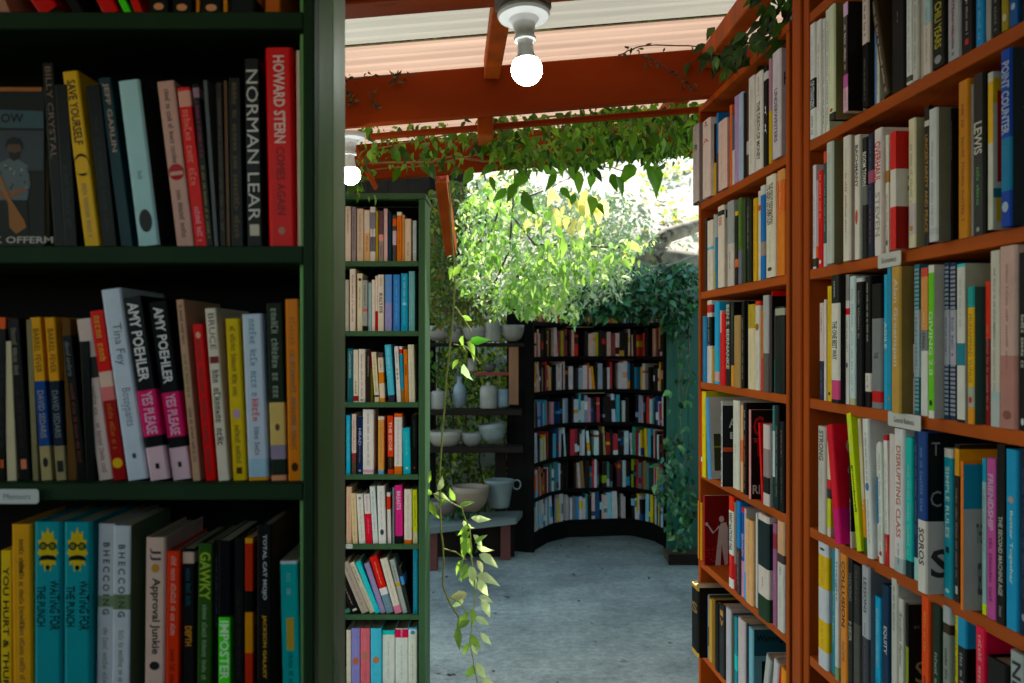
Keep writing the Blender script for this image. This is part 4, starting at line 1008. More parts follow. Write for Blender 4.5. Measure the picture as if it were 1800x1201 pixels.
# ---------------------------------------------------------------- curved far bookcase
FP_ = [Vector((.165, 7.62)), Vector((.31, 8.0)), Vector((.48, 8.2)), Vector((.98, 8.28)), Vector((1.13, 8.06)), Vector((1.19, 7.78))]
def poly_at(s):
    for i in range(len(FP_)-1):
        L_ = (FP_[i+1]-FP_[i]).length
        if s <= L_ or i == len(FP_)-2: d = (FP_[i+1]-FP_[i])/L_; return FP_[i]+d*s, d
        s -= L_
SL = sum((FP_[i+1]-FP_[i]).length for i in range(len(FP_)-1))
zF = [1.6+(CY-v)/F*8.25 for v in (510, 568, 626, 684, 742, 800, 857, 912)]
fc = empty('curved_bookcase', (.6, 8.3, 0), 'dark curved bookcase of small bright books under the ivy', 'bookcase'); X = rel(fc.location)
def strip(mb, z0, z1, e0, e1, m=0):   # a ribbon board following the curve
    N = 26; pts = [poly_at(SL*i/N) for i in range(N+1)]
    vs = []
    for p_, d in pts:
        nrm = Vector((-d.y, d.x))    # away from the courtyard
        for e_ in (e0, e1):
            for z in (z0, z1): q = p_+nrm*e_; vs.append((q.x, q.y, z))
    fs = []
    for i in range(N):
        a0 = 4*i; b0 = a0+4; fs += [(a0, b0, b0+1, a0+1), (a0+2, a0+3, b0+3, b0+2), (a0+1, b0+1, b0+3, a0+3), (a0, a0+2, b0+2, b0)]
    fs += [(0, 1, 3, 2), (4*N, 4*N+2, 4*N+3, 4*N+1)]
    mb.add(vs, fs)
for z in zF:
    a = MB(X); strip(a, z-.03, z, 0, .2); a.build('shelf', M_black, fc)
a = MB(X); strip(a, 0.01, 1.95, .201, .22); a.build('back_panel', M_black, fc)
a = MB(X); strip(a, 0, zF[-1]-.031, .02, .19); a.build('plinth', M_black, fc)
for s in (0.0, SL):
    p_, d = poly_at(s); nrm = Vector((-d.y, d.x)); a = MB(X @ Matrix(((d.x, nrm.x, 0, p_.x), (d.y, nrm.y, 0, p_.y), (0, 0, 1, 0), (0, 0, 0, 1))))
    a.box(-.012, .012, -.004, .2005, 0, 1.95); a.build('upright', M_black, fc)
a = MB(X); a.box(.095, .150, 7.62, 7.95, 0, 1.9, bv=.003); a.build('end_panel', M_black, fc)
# its books: too many and too small to single out
PAL = {0: ['a9805c','9c6c44','8a5238','b8895c','1b6a7a','c4483c','d8a060','a02818','c87830','94a020','caa090','8a3a20'],
 1: ['8a3a3c','d0a898','2c2420','c88a60','402020','d9a090','c89030','c8281c','d8b8b0','b0a018','b43420','dcb0a0'],
 2: ['2a7cac','c88a80','d0c0c8','2c2420','d8a078','9aa4b8','d8a818','c9b8b4','d8b0a8','a83030','d0c4c8','c86a30','c03040','e09020'],
 3: ['c0c8e0','c89098','2470a8','b8c4c4','c83030','8a98b8','c89a40','1c8a98','b03850','183a70','3aa0b0','c0c0d0','201c1c','d8d0d0'],
 4: ['e8a018','b8b4c4','b83040','48a4c0','902028','3a8c70','20406c','d8b018','c0ccdc','a89060','d03018','b0b8b8','782028','c4e0e0'],
 5: ['c8b0b0','b8c4c4','248cb8','8aa020','8a6a40','c0b0c0','a02838','c82838','d86020','1c5a70','d0ccd0','603040','4a7a74'],
 6: ['88c8d8','c8dce4','3c88c0','c8c8d8','68747c','d0b8b0','d0c8cc','d8c018','3c98a8','d0d0d0','9090b0','284a7a','c4b8b8']}
rr = random.Random(5)
for r in range(7):
    s = .02
    while s < SL-.03:
        t = rr.choice([.018, .022, .028, .034, .04]); h = rr.uniform(.17, .235)
        if rr.random() < .14: s += rr.uniform(.015, .06)
        p_, d = poly_at(s+t/2); nrm = Vector((-d.y, d.x))
        z = zF[r+1]; base = hx(rr.choice(PAL[r] + (['221c1a']*(5 if r < 6 else 1))))
        dk = 1.0
        M = Matrix(((d.x, nrm.x, 0, p_.x+nrm.x*.012), (d.y, nrm.y, 0, p_.y+nrm.y*.012), (0, 0, 1, z), (0, 0, 0, 1))) @ Matrix.Rotation(rr.choice([0, 0, rr.uniform(-.1, .03)]), 4, 'Y')
        MASS.xf = M; MASSP.xf = M
        bands = []
        if rr.random() < .35: f = rr.uniform(.1, .8); bands = [(f, min(1, f+rr.uniform(.08, .4)), hx(rr.choice(PAL[r]+['222222', 'dddddd'])))]
        book_mesh(MASS, t-.001, h, .14, base, bands, [], None, None, rr, rr.random() < .4)
        if r >= 0: MASSP.box(-t/2+.002, t/2-.003, .003, .136, .003, h-.003)
        s += t
    if r in (1, 2, 3):   # one lying flat on top
        p_, d = poly_at([0, .75, 1.1, .85][r]); MASS.xf = Matrix(((d.x, -d.y, 0, p_.x), (d.y, d.x, 0, p_.y+.02), (0, 0, 1, zF[r+1]), (0, 0, 0, 1)))
        MASS.box(-.11, .11, .0, .14, .236, .25, hx(['', 'c89868', '8a2020', 'b8a878'][r]))
MASS.xf = None; MASSP.xf = None
n0 = len(MASS.v); MASS.v += MASSP.v; MASS.f += [tuple(n0+i for i in f) for f in MASSP.f]; MASS.c += [hx('b8a27e')]*len(MASSP.f); MASS.m += [0]*len(MASSP.f)
o = MASS.build('books', M_cover, kind='stuff'); tag(o, 'small far books and slivers packed on the shelves', None)
# ---------------------------------------------------------------- pottery shelves on the left
sx = empty('pottery_shelves', P(830, 1000, 7.5), 'open shelves of rough planks and red posts carrying pottery', 'shelving'); sx.location.z = 0; X = rel(sx.location)
def plank(u0, u1, v, Y, dep=.26, th=.03, m=M_dark, name='plank'):
    a = MB(X); z = P(0, v, Y).z; a.box((u0-CX)/F*Y, (u1-CX)/F*Y, Y, Y+dep, z-th, z, bv=.004); a.build(name, m, sx)
plank(640, 922, 603, 7.45); plank(834, 905, 655, 7.5, .2, .022, M_redpost); plank(640, 918, 721, 7.4, .28, .04); plank(640, 920, 787, 7.4, .3, .04)
def post(u, v0, v1, wpx, Y, m, d_=.07):
    a = MB(X); p0 = P(u-wpx/2, v0, Y); p1 = P(u+wpx/2, v1, Y); a.box(p0.x, p1.x, Y, Y+d_, max(0, p1.z), p0.z, bv=.004); a.build('post', m, sx)
post(904, 720, 905, 17, 7.69, M_redpost); post(903, 604, 712, 17, 7.46, M_brown, .05); post(880, 788, 900, 20, 7.72, M_dark); post(906, 480, 600, 16, 7.7, M_redpost); post(760, 300, 1000, 10, 7.72, M_black); post(826, 575, 640, 8, 7.72, M_black)
bn = empty('bench', (-.3, 7.55, 0), 'low grey board bench on dark red legs under the pottery shelves', 'bench'); X = rel(bn.location)
BZ = .315
a = MB(X); a.add([(-.85,6.75,BZ),(.03,7.30,BZ),(.085,7.66,BZ),(-.85,7.45,BZ),(-.85,6.75,BZ-.04),(.03,7.30,BZ-.04),(.085,7.66,BZ-.04),(-.85,7.45,BZ-.04)], [(0,1,2,3),(7,6,5,4),(0,4,5,1),(1,5,6,2),(2,6,7,3),(3,7,4,0)]); a.build('seat', M_bench, bn)
for x, y in ((-.085, 7.35), (-.60, 7.0)):
    a = MB(X); a.box(x, x+.075, y, y+.09, 0, BZ-.041, bv=.004); a.build('leg', mat('maroon_paint', base=hx('5a2420'), rough=.6, noise=.3, bump=.4), bn)
a = MB(X); a.box(-.84, .02, 7.46, 7.48, 0, BZ-.042); a.build('back_board', M_dark, bn)
# pottery: (centre u, foot v, depth, radius px, height px, kind, colour, label)
def pot(u, v, Y, rpx, hpx, kind, col, label, m=M_clay, tilt=0, cat='bowl', foot=.45):
    s = Y/F; r = rpx*s; h = hpx*s; p = P(u, v, Y); p.y = Y+r
    e = empty(kind, p, label, cat, 'hand made pottery'); e.rotation_euler = (0, R(tilt), 0)
    c = tuple(x*.55 for x in hx(col)); a = MB(); T = .006
    if kind == 'bowl':
        out = [(0, 0), (r*foot, 0), (r*foot*1.05, h*.04)] + [(r*(foot+(1-foot)*math.sin(q)), h*(.06+.94*(1-math.cos(q)))) for q in [R(x) for x in (12, 28, 45, 60, 75, 90)]]
        inn = [(rr_-T, z_-(.0 if z_ > h*.9 else -.004)) for rr_, z_ in reversed(out[2:])] + [(0, h*.1)]
        a.lathe(out+inn, n=36, col=c, wob=.012)
    elif kind == 'vase':
        a.lathe([(0,0),(r*.95,0),(r,h*.06),(r*.9,h*.4),(r*.72,h*.85),(r*.7,h*.93),(r*.78,h),(r*.70,h),(r*.62,h*.9),(r*.7,h*.3),(0,h*.1)], n=32, col=c, wob=.01)
    elif kind == 'planter':
        a.lathe([(0,0),(r*.62,0),(r*.66,h*.05),(r*.8,h*.5),(r*.93,h*.86),(r,h*.92),(r,h),(r-.008,h),(r*.85,h*.85),(0,h*.8)], n=36, col=c, wob=.012)
    elif kind == 'canister':
        a.lathe([(0,0),(r*.92,0),(r,h*.05),(r,h*.75),(r*.88,h*.9),(r*.6,h*.94),(r*.2,h*.96),(r*.2,h*1.06),(0,h*1.08)], n=28, col=c, wob=.01)
    elif kind == 'mug':
        a.lathe([(0,0),(r*.9,0),(r,h*.05),(r*.96,h),(r*.86,h),(r*.88,h*.1),(0,h*.08)], n=28, col=c)
    elif kind == 'bottle':
        a.lathe([(0,0),(r,0),(r,h*.55),(r*.8,h*.7),(r*.4,h*.8),(r*.38,h),(0,h)], n=24, col=c, wob=.02)
    a.build('body', m, e, smooth=True)
    if 'handle' in label:
        b_ = MB(); b_.tube([(r*1.0+.018+.03*math.cos(q), 0, h*.82+.035*math.sin(q)) for q in [2*math.pi*i/12 for i in range(13)]], .006, 6, c); b_.build('handle', m, e, smooth=True)
    elif kind == 'mug' and cat != 'cup':
        b_ = MB(); hp = [(r*.95+ .35*h*math.sin(q)*.8, 0, h*(.55+.3*math.cos(q))) for q in [math.pi*i/8 for i in range(9)]]
        b_.tube(hp, h*.045, 6, c); b_.build('handle', m, e, smooth=True)
    return e
pot(769, 599, 7.48, 25, 27, 'bowl', 'c8bcb4', 'wide pale bowl at the left end of the top pottery shelf')
pot(799, 576, 7.55, 14, 52, 'planter', 'b4b8c0', 'tall grey white pot with a leafy plant, top pottery shelf', cat='pot')
pot(799, 602, 7.53, 14, 26, 'canister', 'a8a49c', 'pale jar under the leafy pot', cat='jar')
pot(834, 602, 7.48, 22, 26, 'bowl', 'c4bcb4', 'middle pale bowl on the top pottery shelf')
pot(866, 601, 7.47, 15.5, 56, 'vase', 'bab2ac', 'tall tapering grey white vase between two bowls', cat='vase')
pot(901, 600, 7.46, 21, 29, 'bowl', 'b8b0aa', 'deep rounded bowl at the right end of the top pottery shelf')
pot(829, 653, 7.55, 7.5, 23, 'mug', 'c0b8b0', 'tiny white beaker on the short red shelf', cat='cup')
pot(860, 654, 7.55, 12, 14, 'bowl', '6a6c62', 'small murky bowl on the short red shelf')
pot(745, 722, 7.45, 12, 32, 'mug', 'a09c94', 'grey jug at the left end of the third pottery shelf', cat='jug')
pot(769, 720, 7.45, 13, 34, 'canister', 'c4bcb4', 'white lidded jar beside the grey jug', cat='jar')
pot(807, 715, 7.5, 11, 52, 'bottle', 'a8b8c8', 'pale bottle amid leaves on the third pottery shelf', cat='bottle')
pot(858, 719, 7.42, 15, 43, 'canister', 'bcb6ae', 'large white lidded jar marked with leaf strokes', cat='jar')
pot(884, 716, 7.46, 11.5, 31, 'mug', '8aa0b0', 'blue grey mug beside the large lidded jar', cat='mug')
pot(780, 790, 7.42, 31, 30, 'bowl', 'c8bcae', 'speckled cream bowl on the lowest pottery shelf', m=M_speck)
pot(829, 786, 7.45, 20, 24, 'bowl', 'aaa6a0', 'plain grey bowl beside the speckled one')
pot(868, 780, 7.42, 25, 34, 'bowl', '9aa4a0', 'grey bowl with dark brush patch on the lowest pottery shelf', tilt=-7)
pot(776, 911, 7.15, 27, 28, 'bowl', '8c7c78', 'low brownish bowl on the bench behind the hanging vine')
pot(826, 903, 7.12, 33, 44, 'bowl', 'b0967c', 'large speckled tan bowl on the bench', m=M_speck)
pot(877, 896, 7.30, 27, 49, 'planter', '98a4a4', 'ribbed blue grey pot with ring handle on the bench', cat='pot')
# ---------------------------------------------------------------- leaves
LT = np.array([(0,0,0),(.2,0,.02),(.48,0,.03),(.76,0,0),(1.04,.03,-.08),(.14,-.30,.07),(.42,-.50,.13),(.74,-.27,.06),(.16,.33,.09),(.44,.47,.10),(.76,.24,.07)], 'f')
LF = [(0,5,1),(1,5,6,2),(2,6,7,3),(3,7,4),(0,1,8),(1,2,9,8),(2,3,10,9),(3,4,10)]
def leaves(name, P0, D, U, S, C, m, parent=None, ratio=.5, curl=.15, origin=None, label=None, cat=None, kind=None):
    """P0 stalk ends, D pointing directions, U upper sides, S lengths, C colours"""
    P0 = np.asarray(P0, float); k = len(P0)
    D = np.asarray(D, float); D /= np.linalg.norm(D, axis=1)[:, None]
    U = np.asarray(U, float); U = U - D*(U*D).sum(1)[:, None]; U /= np.maximum(np.linalg.norm(U, axis=1)[:, None], 1e-6)
    W = np.cross(U, D); S = np.asarray(S)[:, None, None]
    T = LT.copy(); T = np.repeat(T[None], k, 0); cu_ = RNG.uniform(-.3, 2.2, k)[:, None]*curl; T[:, :, 2] -= cu_*T[:, :, 0]**2; T[:, :, 2] *= 1; T[:, :, 1] += RNG.normal(0, .10, k)[:, None]*T[:, :, 0]**2
    rw = (ratio*RNG.uniform(.8, 1.2, k))[:, None, None]
    V = P0[:, None, :] + S*(T[:, :, 0:1]*D[:, None, :] + T[:, :, 1:2]*W[:, None, :]*rw + T[:, :, 2:3]*U[:, None, :])
    if origin is not None: V = V - np.array(origin)
    V = V.reshape(-1, 3)
    F_ = []
    F_ = [list(f) for f in LF]
    faces = []; 
    sizes = [len(f) for f in F_]; flat = np.concatenate([np.array(f) for f in F_])
    allv = (np.arange(k)[:, None]*11 + flat[None, :]).ravel()
    lens = np.tile(sizes, k); starts = np.concatenate([[0], np.cumsum(lens)[:-1]])
    me = bpy.data.meshes.new(name); me.vertices.add(len(V)); me.vertices.foreach_set('co', V.astype('f').ravel())
    me.loops.add(len(allv)); me.loops.foreach_set('vertex_index', allv.astype('i'))
    me.polygons.add(len(lens)); me.polygons.foreach_set('loop_start', starts.astype('i'))
    me.polygons.foreach_set('use_smooth', np.ones(len(lens), bool))
    me.update(calc_edges=True); me.validate()
    ca = me.color_attributes.new('Col', 'FLOAT_COLOR', 'CORNER')
    cc = np.concatenate([np.asarray(C, 'f'), np.ones((k, 1), 'f')], 1); ca.data.foreach_set('color', np.repeat(cc, len(flat), axis=0).ravel())
    me.materials.append(m)
    o = bpy.data.objects.new(name, me); COL.objects.link(o)
    if parent: o.parent = parent
    elif origin is not None: o.location = origin
    tag(o, label, cat, None, kind); return o
def cols(k, pal, var=.25):
    a = np.array([hx(c) for c in pal]); i = RNG.integers(0, len(pal), k); return np.clip(a[i]*RNG.uniform(1-var, 1+var, (k, 1)), 0, .9)
def unit(k): v = RNG.normal(size=(k, 3)); return v/np.linalg.norm(v, axis=1)[:, None]
def clump(n_c, box, spread, per):
    """leaf positions gathered in twigs: centres in a box, leaves around each"""
    lo, hi = np.array(box[0]), np.array(box[1]); c = RNG.uniform(lo, hi, (n_c, 3))
    return (c[:, None, :] + RNG.normal(size=(n_c, per, 3))*spread).reshape(-1, 3)
GR = ['3f6a18', '4e7a1e', '5c8a28', '365c14', '6c9430']
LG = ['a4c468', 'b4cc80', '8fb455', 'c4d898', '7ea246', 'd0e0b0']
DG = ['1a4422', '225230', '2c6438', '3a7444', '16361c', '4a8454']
PY = ['d8cc90', 'e0d4a4', 'ccc474', 'd8c484']
BR = ['4a3a20', '5c4a2c', '3c2c18', '6a5530']
def plant(name, label, cat, base, group=None): return empty(name, base, label, cat, group)
def curve(p0, p1, sag=0, n=8, jit=.01):
    p0 = Vector(p0); p1 = Vector(p1); out = []
    for i in range(n+1):
        t = i/n; p = p0.lerp(p1, t); p.z -= sag*4*t*(1-t); p += Vector((random.uniform(-jit, jit), random.uniform(-jit, jit), random.uniform(-jit, jit))); out.append(p)
    return out
# 1. vine running along the second beam
vb = plant('climbing_vine', 'dense leafy vine draped along the second orange beam', 'vine', (.2, 4.1, 2.35)); X = rel(vb.location)
st = MB(X); pts_all = []
paths = [([(640,288),(760,284),(800,274),(850,284),(960,268),(1060,255),(1160,225)], 3.95, .006), ([(640,300),(770,290),(870,262),(1010,268),(1120,275),(1220,235)], 4.0, .004),
         ([(655,262),(750,245),(830,228),(900,250),(1000,230),(1120,220)], 3.9, .004), ([(800,250),(860,230),(960,205),(1100,200),(1230,190)], 3.7, .005),
         ([(930,255),(1005,285),(1060,292),(1100,300)], 4.0, .003), ([(970,330),(1040,290),(1130,262)], 4.1, .002), ([(1150,300),(1180,270),(1190,240)], 4.0, .002), ([(1110,245),(1170,228),(1225,200)], 3.6, .004)]
for pp, Y, r in paths:
    c = [P(u, v, Y+random.uniform(-.05, .05)) for u, v in pp]
    fine = []
    for i in range(len(c)-1): fine += [c[i].lerp(c[i+1], t/5)+Vector((0, 0, random.uniform(-.004, .004))) for t in range(5)]
    st.tube(fine+[c[-1]], r*.8, 6, hx(random.choice(['8a6a34', '9a7438', '6c7a34'])))
st.build('stem', M_stem, vb, smooth=True)
def pix(n, f, Y0, Y1):
    out = []
    while len(out) < n:
        u = random.uniform(620, 1262); v = random.uniform(180, 345)
        d = f(u, v)
        if random.random() < d: out.append(P(u, v, random.uniform(Y0, Y1)))
    return np.array([tuple(p) for p in out])
def dens(u, v):
    top = 232 - (u-640)*.09; bot = 292 - (u-640)*.05 + 8*math.sin(u*.05)
    if u < 660: return .12
    if v < top-6 or v > bot+18: return 0
    g = .5+.5*math.sin(u*.045)*math.sin(v*.11+u*.02)
    if u < 860: return (.22 if v < bot-8 else .06)*(.3+g)
    if v > bot: return .22
    return (.8 if u > 1020 else .45)*(.35+.65*g)
p = pix(2300, dens, 3.3, 4.3); k = len(p)
leaves('foliage', p, np.c_[RNG.normal(0, .6, k), RNG.normal(-.1, .6, k), -RNG.uniform(.3, 1.2, k)], unit(k)+np.array([0, -1.0, .6]), RNG.uniform(.018, .050, k)*RNG.choice([.7,1,1.3],k), cols(k, ['4a8022','5a9028','6c9c34','3a6a18','7aaa3c','2c5216'], .45), M_leaf, vb, .55, origin=vb.location)
# big leaves hanging off its lower edge
big = [(975,300,30),(955,290,26),(1015,300,32),(1045,300,28),(1075,305,28),(1083,310,34),(1115,290,38),(1137,290,46),(1150,290,36),(930,300,36),(905,322,30),(920,335,36),(890,330,26),(1040,345,30),(1050,358,26),(1005,285,30),(870,290,24),(985,330,22),(1010,340,18),(860,310,22),(1100,265,26),(1060,275,26),(1020,270,24),(960,275,24),(700,290,26),(735,280,30),(830,300,26),(880,270,26),(660,300,22)]
pp_ = np.array([tuple(P(u, v, 4.02+random.uniform(-.1, .1))) for u, v, s in big]); k = len(pp_)
leaves('large_foliage', pp_, np.c_[RNG.normal(0, .5, k), RNG.normal(0, .4, k), -RNG.uniform(.5, 1, k)], np.c_[RNG.normal(0, .5, k), -np.ones(k), RNG.normal(0, .3, k)], [s*1.3/F*4.0 for _, _, s in big], cols(k, ['5f9a2c', '6aa634', '4f8420', '7ab040']), M_leaf, vb, .5, origin=vb.location)
# 2. sprigs creeping on the roof timbers and over the far orange case
cr = plant('creeping_sprig', 'small dark leafed creeper on top of the far orange bookcase', 'creeper', P(1320, 60, 2.7)); X = rel(cr.location)
c_ = [P(1400, -10, 2.4), P(1380, 40, 2.45), P(1330, 70, 2.6), P(1290, 85, 2.8), P(1262, 80, 2.95)]
st = MB(X); st.tube(c_, .003, 5, hx('4a3c20')); st.build('stem', M_stem, cr, smooth=True)
q = []
for _ in range(130):
    i = random.randint(0, 3); t = random.random(); b_ = c_[i].lerp(c_[i+1], t); q.append(tuple(b_+Vector((random.gauss(0, .03), random.gauss(0, .04), random.gauss(-.01, .025)))))
for _ in range(90): q.append(tuple(P(random.uniform(1335, 1420), random.uniform(-30, 45), random.uniform(2.38, 2.6))))
k = len(q); leaves('foliage', q, np.c_[RNG.normal(-.2, .6, k), RNG.normal(0, .4, k), -RNG.uniform(.2, 1.2, k)], unit(k)+np.array([-.4, -1, .3]), RNG.uniform(.025, .055, k), cols(k, ['3a5c1c', '2c4a18', '47702a', '203814']), M_leaf, cr, .55, origin=cr.location)
for pts_, lab in (([(607, 140), (660, 134), (750, 130)], 'dry twig along the upper left edge of the wide beam'), ([(1090, 95), (1130, 80), (1250, 82)], 'thorny twig along the upper right edge of the wide beam'), ([(1128, 98), (1160, 112), (1200, 140), (1230, 165)], 'thin dark runner crossing the wide beam diagonally')):
    c_ = [P(u, v, 3.03) for u, v in pts_]; fine = []
    for i in range(len(c_)-1): fine += [c_[i].lerp(c_[i+1], t/6)+Vector((0, 0, random.uniform(-.003, .003))) for t in range(6)]
    e = plant('dry_twig', lab, 'twig', c_[0], 'twigs on the wide beam'); st = MB(rel(c_[0])); st.tube(fine, .0022, 5, hx('3a2c1c')); st.build('stem', M_stem, e)
    q = [tuple(random.choice(fine)+Vector((random.gauss(0, .008), -.006, random.gauss(-.004, .008)))) for _ in range(16)]; k = len(q)
    leaves('foliage', q, unit(k)+np.array([0, 0, -.4]), unit(k)+np.array([0, -1, 0]), RNG.uniform(.01, .022, k), cols(k, BR+['3a4a1c']), M_leafd, e, .5, origin=c_[0])
for pts_, lab in (([(616, 160), (620, 185)], 'tiny withered sprig at the left end of the wide beam'), ([(652, 162), (656, 178), (662, 194)], 'withered green sprig stuck on the wide beam'), ([(696, 130), (695, 146)], 'little dark sprig below the upper beam edge')):
    c_ = [P(u, v, 3.035) for u, v in pts_]; e = plant('dry_sprig', lab, 'sprig', c_[0], 'sprigs stuck on the wide beam')
    st = MB(rel(c_[0])); st.tube(c_, .0018, 5, hx('3a2c1c')); st.build('stem', M_stem, e)
    q = [tuple(c_[0].lerp(c_[-1], random.random())+Vector((random.gauss(0, .005), -.004, 0))) for _ in range(14)]; k = len(q)
    leaves('foliage', q, unit(k), unit(k)+np.array([0, -1, 0]), RNG.uniform(.012, .024, k), cols(k, BR+['4a5a24']), M_leafd, e, .5, origin=c_[0])
# 3. sunlit shrub hanging between the beam and the shelves
def blob(n, blobs, Y0, Y1):
    out = []
    w_ = [b[4] for b in blobs]
    for _ in range(n):
        u, v, ru, rv, _w = random.choices(blobs, w_)[0]; a_ = random.random()*2*math.pi; r_ = math.sqrt(random.random())*random.choice([1, 1, .8])
        out.append(tuple(P(u+ru*r_*math.cos(a_), v+rv*r_*math.sin(a_), random.uniform(Y0, Y1))))
    return np.array(out)
sb = plant('sunlit_shrub', 'bright sunlit climbing shrub spilling between the beam and pottery shelves', 'shrub', P(900, 450, 5.6)); X = rel(sb.location)
BL = [(850,400,50,70,3),(890,350,70,40,2),(900,470,70,60,3),(960,480,75,55,3.2),(940,520,70,35,2.4),(1010,450,70,35,2),(1080,440,60,25,1.2),(980,400,80,40,2),(830,470,40,50,1.6),(985,545,40,18,.8),(930,545,12,22,.5),(870,550,10,20,.3),(1010,560,10,14,.2),(1060,480,60,22,1.2),(870,520,40,30,1),(1120,430,40,18,.5)]
p = blob(3400, BL, 5.1, 6.3); k = len(p)
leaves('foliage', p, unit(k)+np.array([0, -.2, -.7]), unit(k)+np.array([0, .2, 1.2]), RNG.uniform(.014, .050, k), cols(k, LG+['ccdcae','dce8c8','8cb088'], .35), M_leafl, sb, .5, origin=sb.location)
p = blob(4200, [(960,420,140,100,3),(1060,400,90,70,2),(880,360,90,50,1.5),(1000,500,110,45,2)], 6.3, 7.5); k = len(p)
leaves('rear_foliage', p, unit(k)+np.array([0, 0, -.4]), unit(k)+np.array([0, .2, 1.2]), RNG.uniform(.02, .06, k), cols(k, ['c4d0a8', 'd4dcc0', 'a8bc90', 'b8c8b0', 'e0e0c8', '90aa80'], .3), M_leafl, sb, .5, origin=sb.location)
p = blob(300, BL[:9], 4.9, 5.4); k = len(p)
leaves('broad_leaves', p, np.c_[RNG.normal(0, .5, k), RNG.normal(0, .5, k), -RNG.uniform(.4, 1.2, k)], unit(k)+np.array([0, -.8, .8]), RNG.uniform(.035, .085, k), cols(k, ['7aa04c', '8cb05a', '6a9440', '9cbc6c']), M_leafl, sb, .5, origin=sb.location)
p = blob(20, [(1020,375,28,40,2),(1000,345,50,25,1),(1070,345,25,25,1),(930,370,50,25,.8)], 5.0, 5.6); k = len(p)
leaves('yellow_leaves', p, np.c_[RNG.normal(0, .4, k), RNG.normal(0, .3, k), -np.ones(k)], np.c_[RNG.normal(0, .3, k), -np.ones(k), .4*np.ones(k)], RNG.uniform(.06, .14, k), cols(k, PY, .12), M_leafl, sb, .5, origin=sb.location)
st = MB(X)
for pts_ in ([(905,300),(900,380),(895,440),(860,520)], [(870,330),(880,360),(860,420),(840,500)], [(900,380),(940,430),(1000,432),(1090,435)], [(895,330),(930,345),(955,335)], [(920,470),(900,500),(890,540)], [(850,300),(858,340),(852,400)]):
    st.tube([P(u, v, 5.45) for u, v in pts_], .006, 5, hx('3a2c1c'))
st.build('branch', M_stem, sb, smooth=True)
# 4. darker undergrowth at the left, above the pottery
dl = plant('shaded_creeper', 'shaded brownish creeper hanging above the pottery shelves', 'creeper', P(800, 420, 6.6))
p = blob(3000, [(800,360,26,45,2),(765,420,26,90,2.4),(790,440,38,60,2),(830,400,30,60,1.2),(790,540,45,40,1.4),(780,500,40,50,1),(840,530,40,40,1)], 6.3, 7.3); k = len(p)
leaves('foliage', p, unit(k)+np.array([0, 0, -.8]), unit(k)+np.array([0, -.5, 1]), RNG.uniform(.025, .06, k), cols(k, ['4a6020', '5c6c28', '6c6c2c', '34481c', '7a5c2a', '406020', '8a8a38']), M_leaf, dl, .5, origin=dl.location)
st = MB(rel(dl.location))
for u0, u1 in ((790, 805), (812, 822), (770, 785), (838, 845)): st.tube([P(u0, 320, 6.4), P((u0+u1)/2+4, 420, 6.5), P(u1, 560, 6.6)], .006, 5, hx('4a3a22'))
st.build('stem', M_stem, dl)
for pts_, k_ in (([(857,455),(862,480)], 1),):
    pass
# 5. hedge behind the pottery shelves
hg = plant('hedge', 'loose backlit hedge showing through the pottery shelves', 'hedge', (-.6, 8.4, 0))
p = RNG.uniform([-1.6, 8.15, .05], [.12, 8.85, 2.0], (13000, 3))
gap = (p[:, 0] > -.30) & (p[:, 0] < -.14) & (p[:, 2] > .55) & (p[:, 2] < .78); p = p[~gap]
p = p[(np.sin(p[:, 0]*11)*np.sin(p[:, 2]*9+1)+RNG.normal(0, .5, len(p))) > -.55]; k = len(p)
leaves('foliage', p, unit(k)+np.array([0, 0, -.5]), unit(k)+np.array([0, 0, 1]), RNG.uniform(.03, .07, k), cols(k, ['5a7a24', '3e5c1c', '7a7a30', '9aa844', '30481a', 'b0b850'], .4), M_leaf, hg, .55, origin=hg.location)
st = MB(rel(hg.location))
for i in range(14): x = -1.6+.125*i; st.tube(curve((x, 8.4, 0), (x+random.uniform(-.1, .1), 8.4, 1.9), 0, 6, .03), .008, 5, hx('3a2c20'))
st.build('stem', M_stem, hg)
# 6. teal ivy over the far bookcase and down the green wall
iv = plant('ivy', 'dark bluish ivy heaped on top of the curved bookcase', 'ivy', P(1130, 500, 7.6))
BI = [(1040,520,50,22,1.4),(1100,505,50,40,2),(1160,500,55,40,2.4),(1195,520,35,55,2),(1185,560,25,25,.8),(1060,545,40,16,.8),(1130,540,40,20,.9),(1010,550,25,14,.4),(1200,480,25,20,.8)]
p = blob(2300, BI, 7.0, 7.7); k = len(p)
leaves('foliage', p, np.c_[RNG.normal(0, .7, k), RNG.normal(-.4, .5, k), -RNG.uniform(.1, 1.2, k)], unit(k)+np.array([0, -.7, 1.3]), RNG.uniform(.04, .085, k), cols(k, DG+['5a9480', '4a8468'], .3), M_leafd, iv, .6, origin=iv.location)
st = MB(rel(iv.location))
for pts_ in ([(1040,545),(1060,520),(1110,495),(1150,475),(1200,460)], [(1090,535),(1140,520),(1200,512),(1230,505)], [(1140,470),(1180,465),(1222,450)]): st.tube([P(u, v, 7.05) for u, v in pts_], .007, 5, hx('8a8a78'))
st.build('stem', M_stem, iv)
i2 = plant('trailing_ivy', 'ivy strands trailing down the teal wall to the planter', 'ivy', P(1190, 700, 7.45)); st = MB(rel(i2.location)); q = []
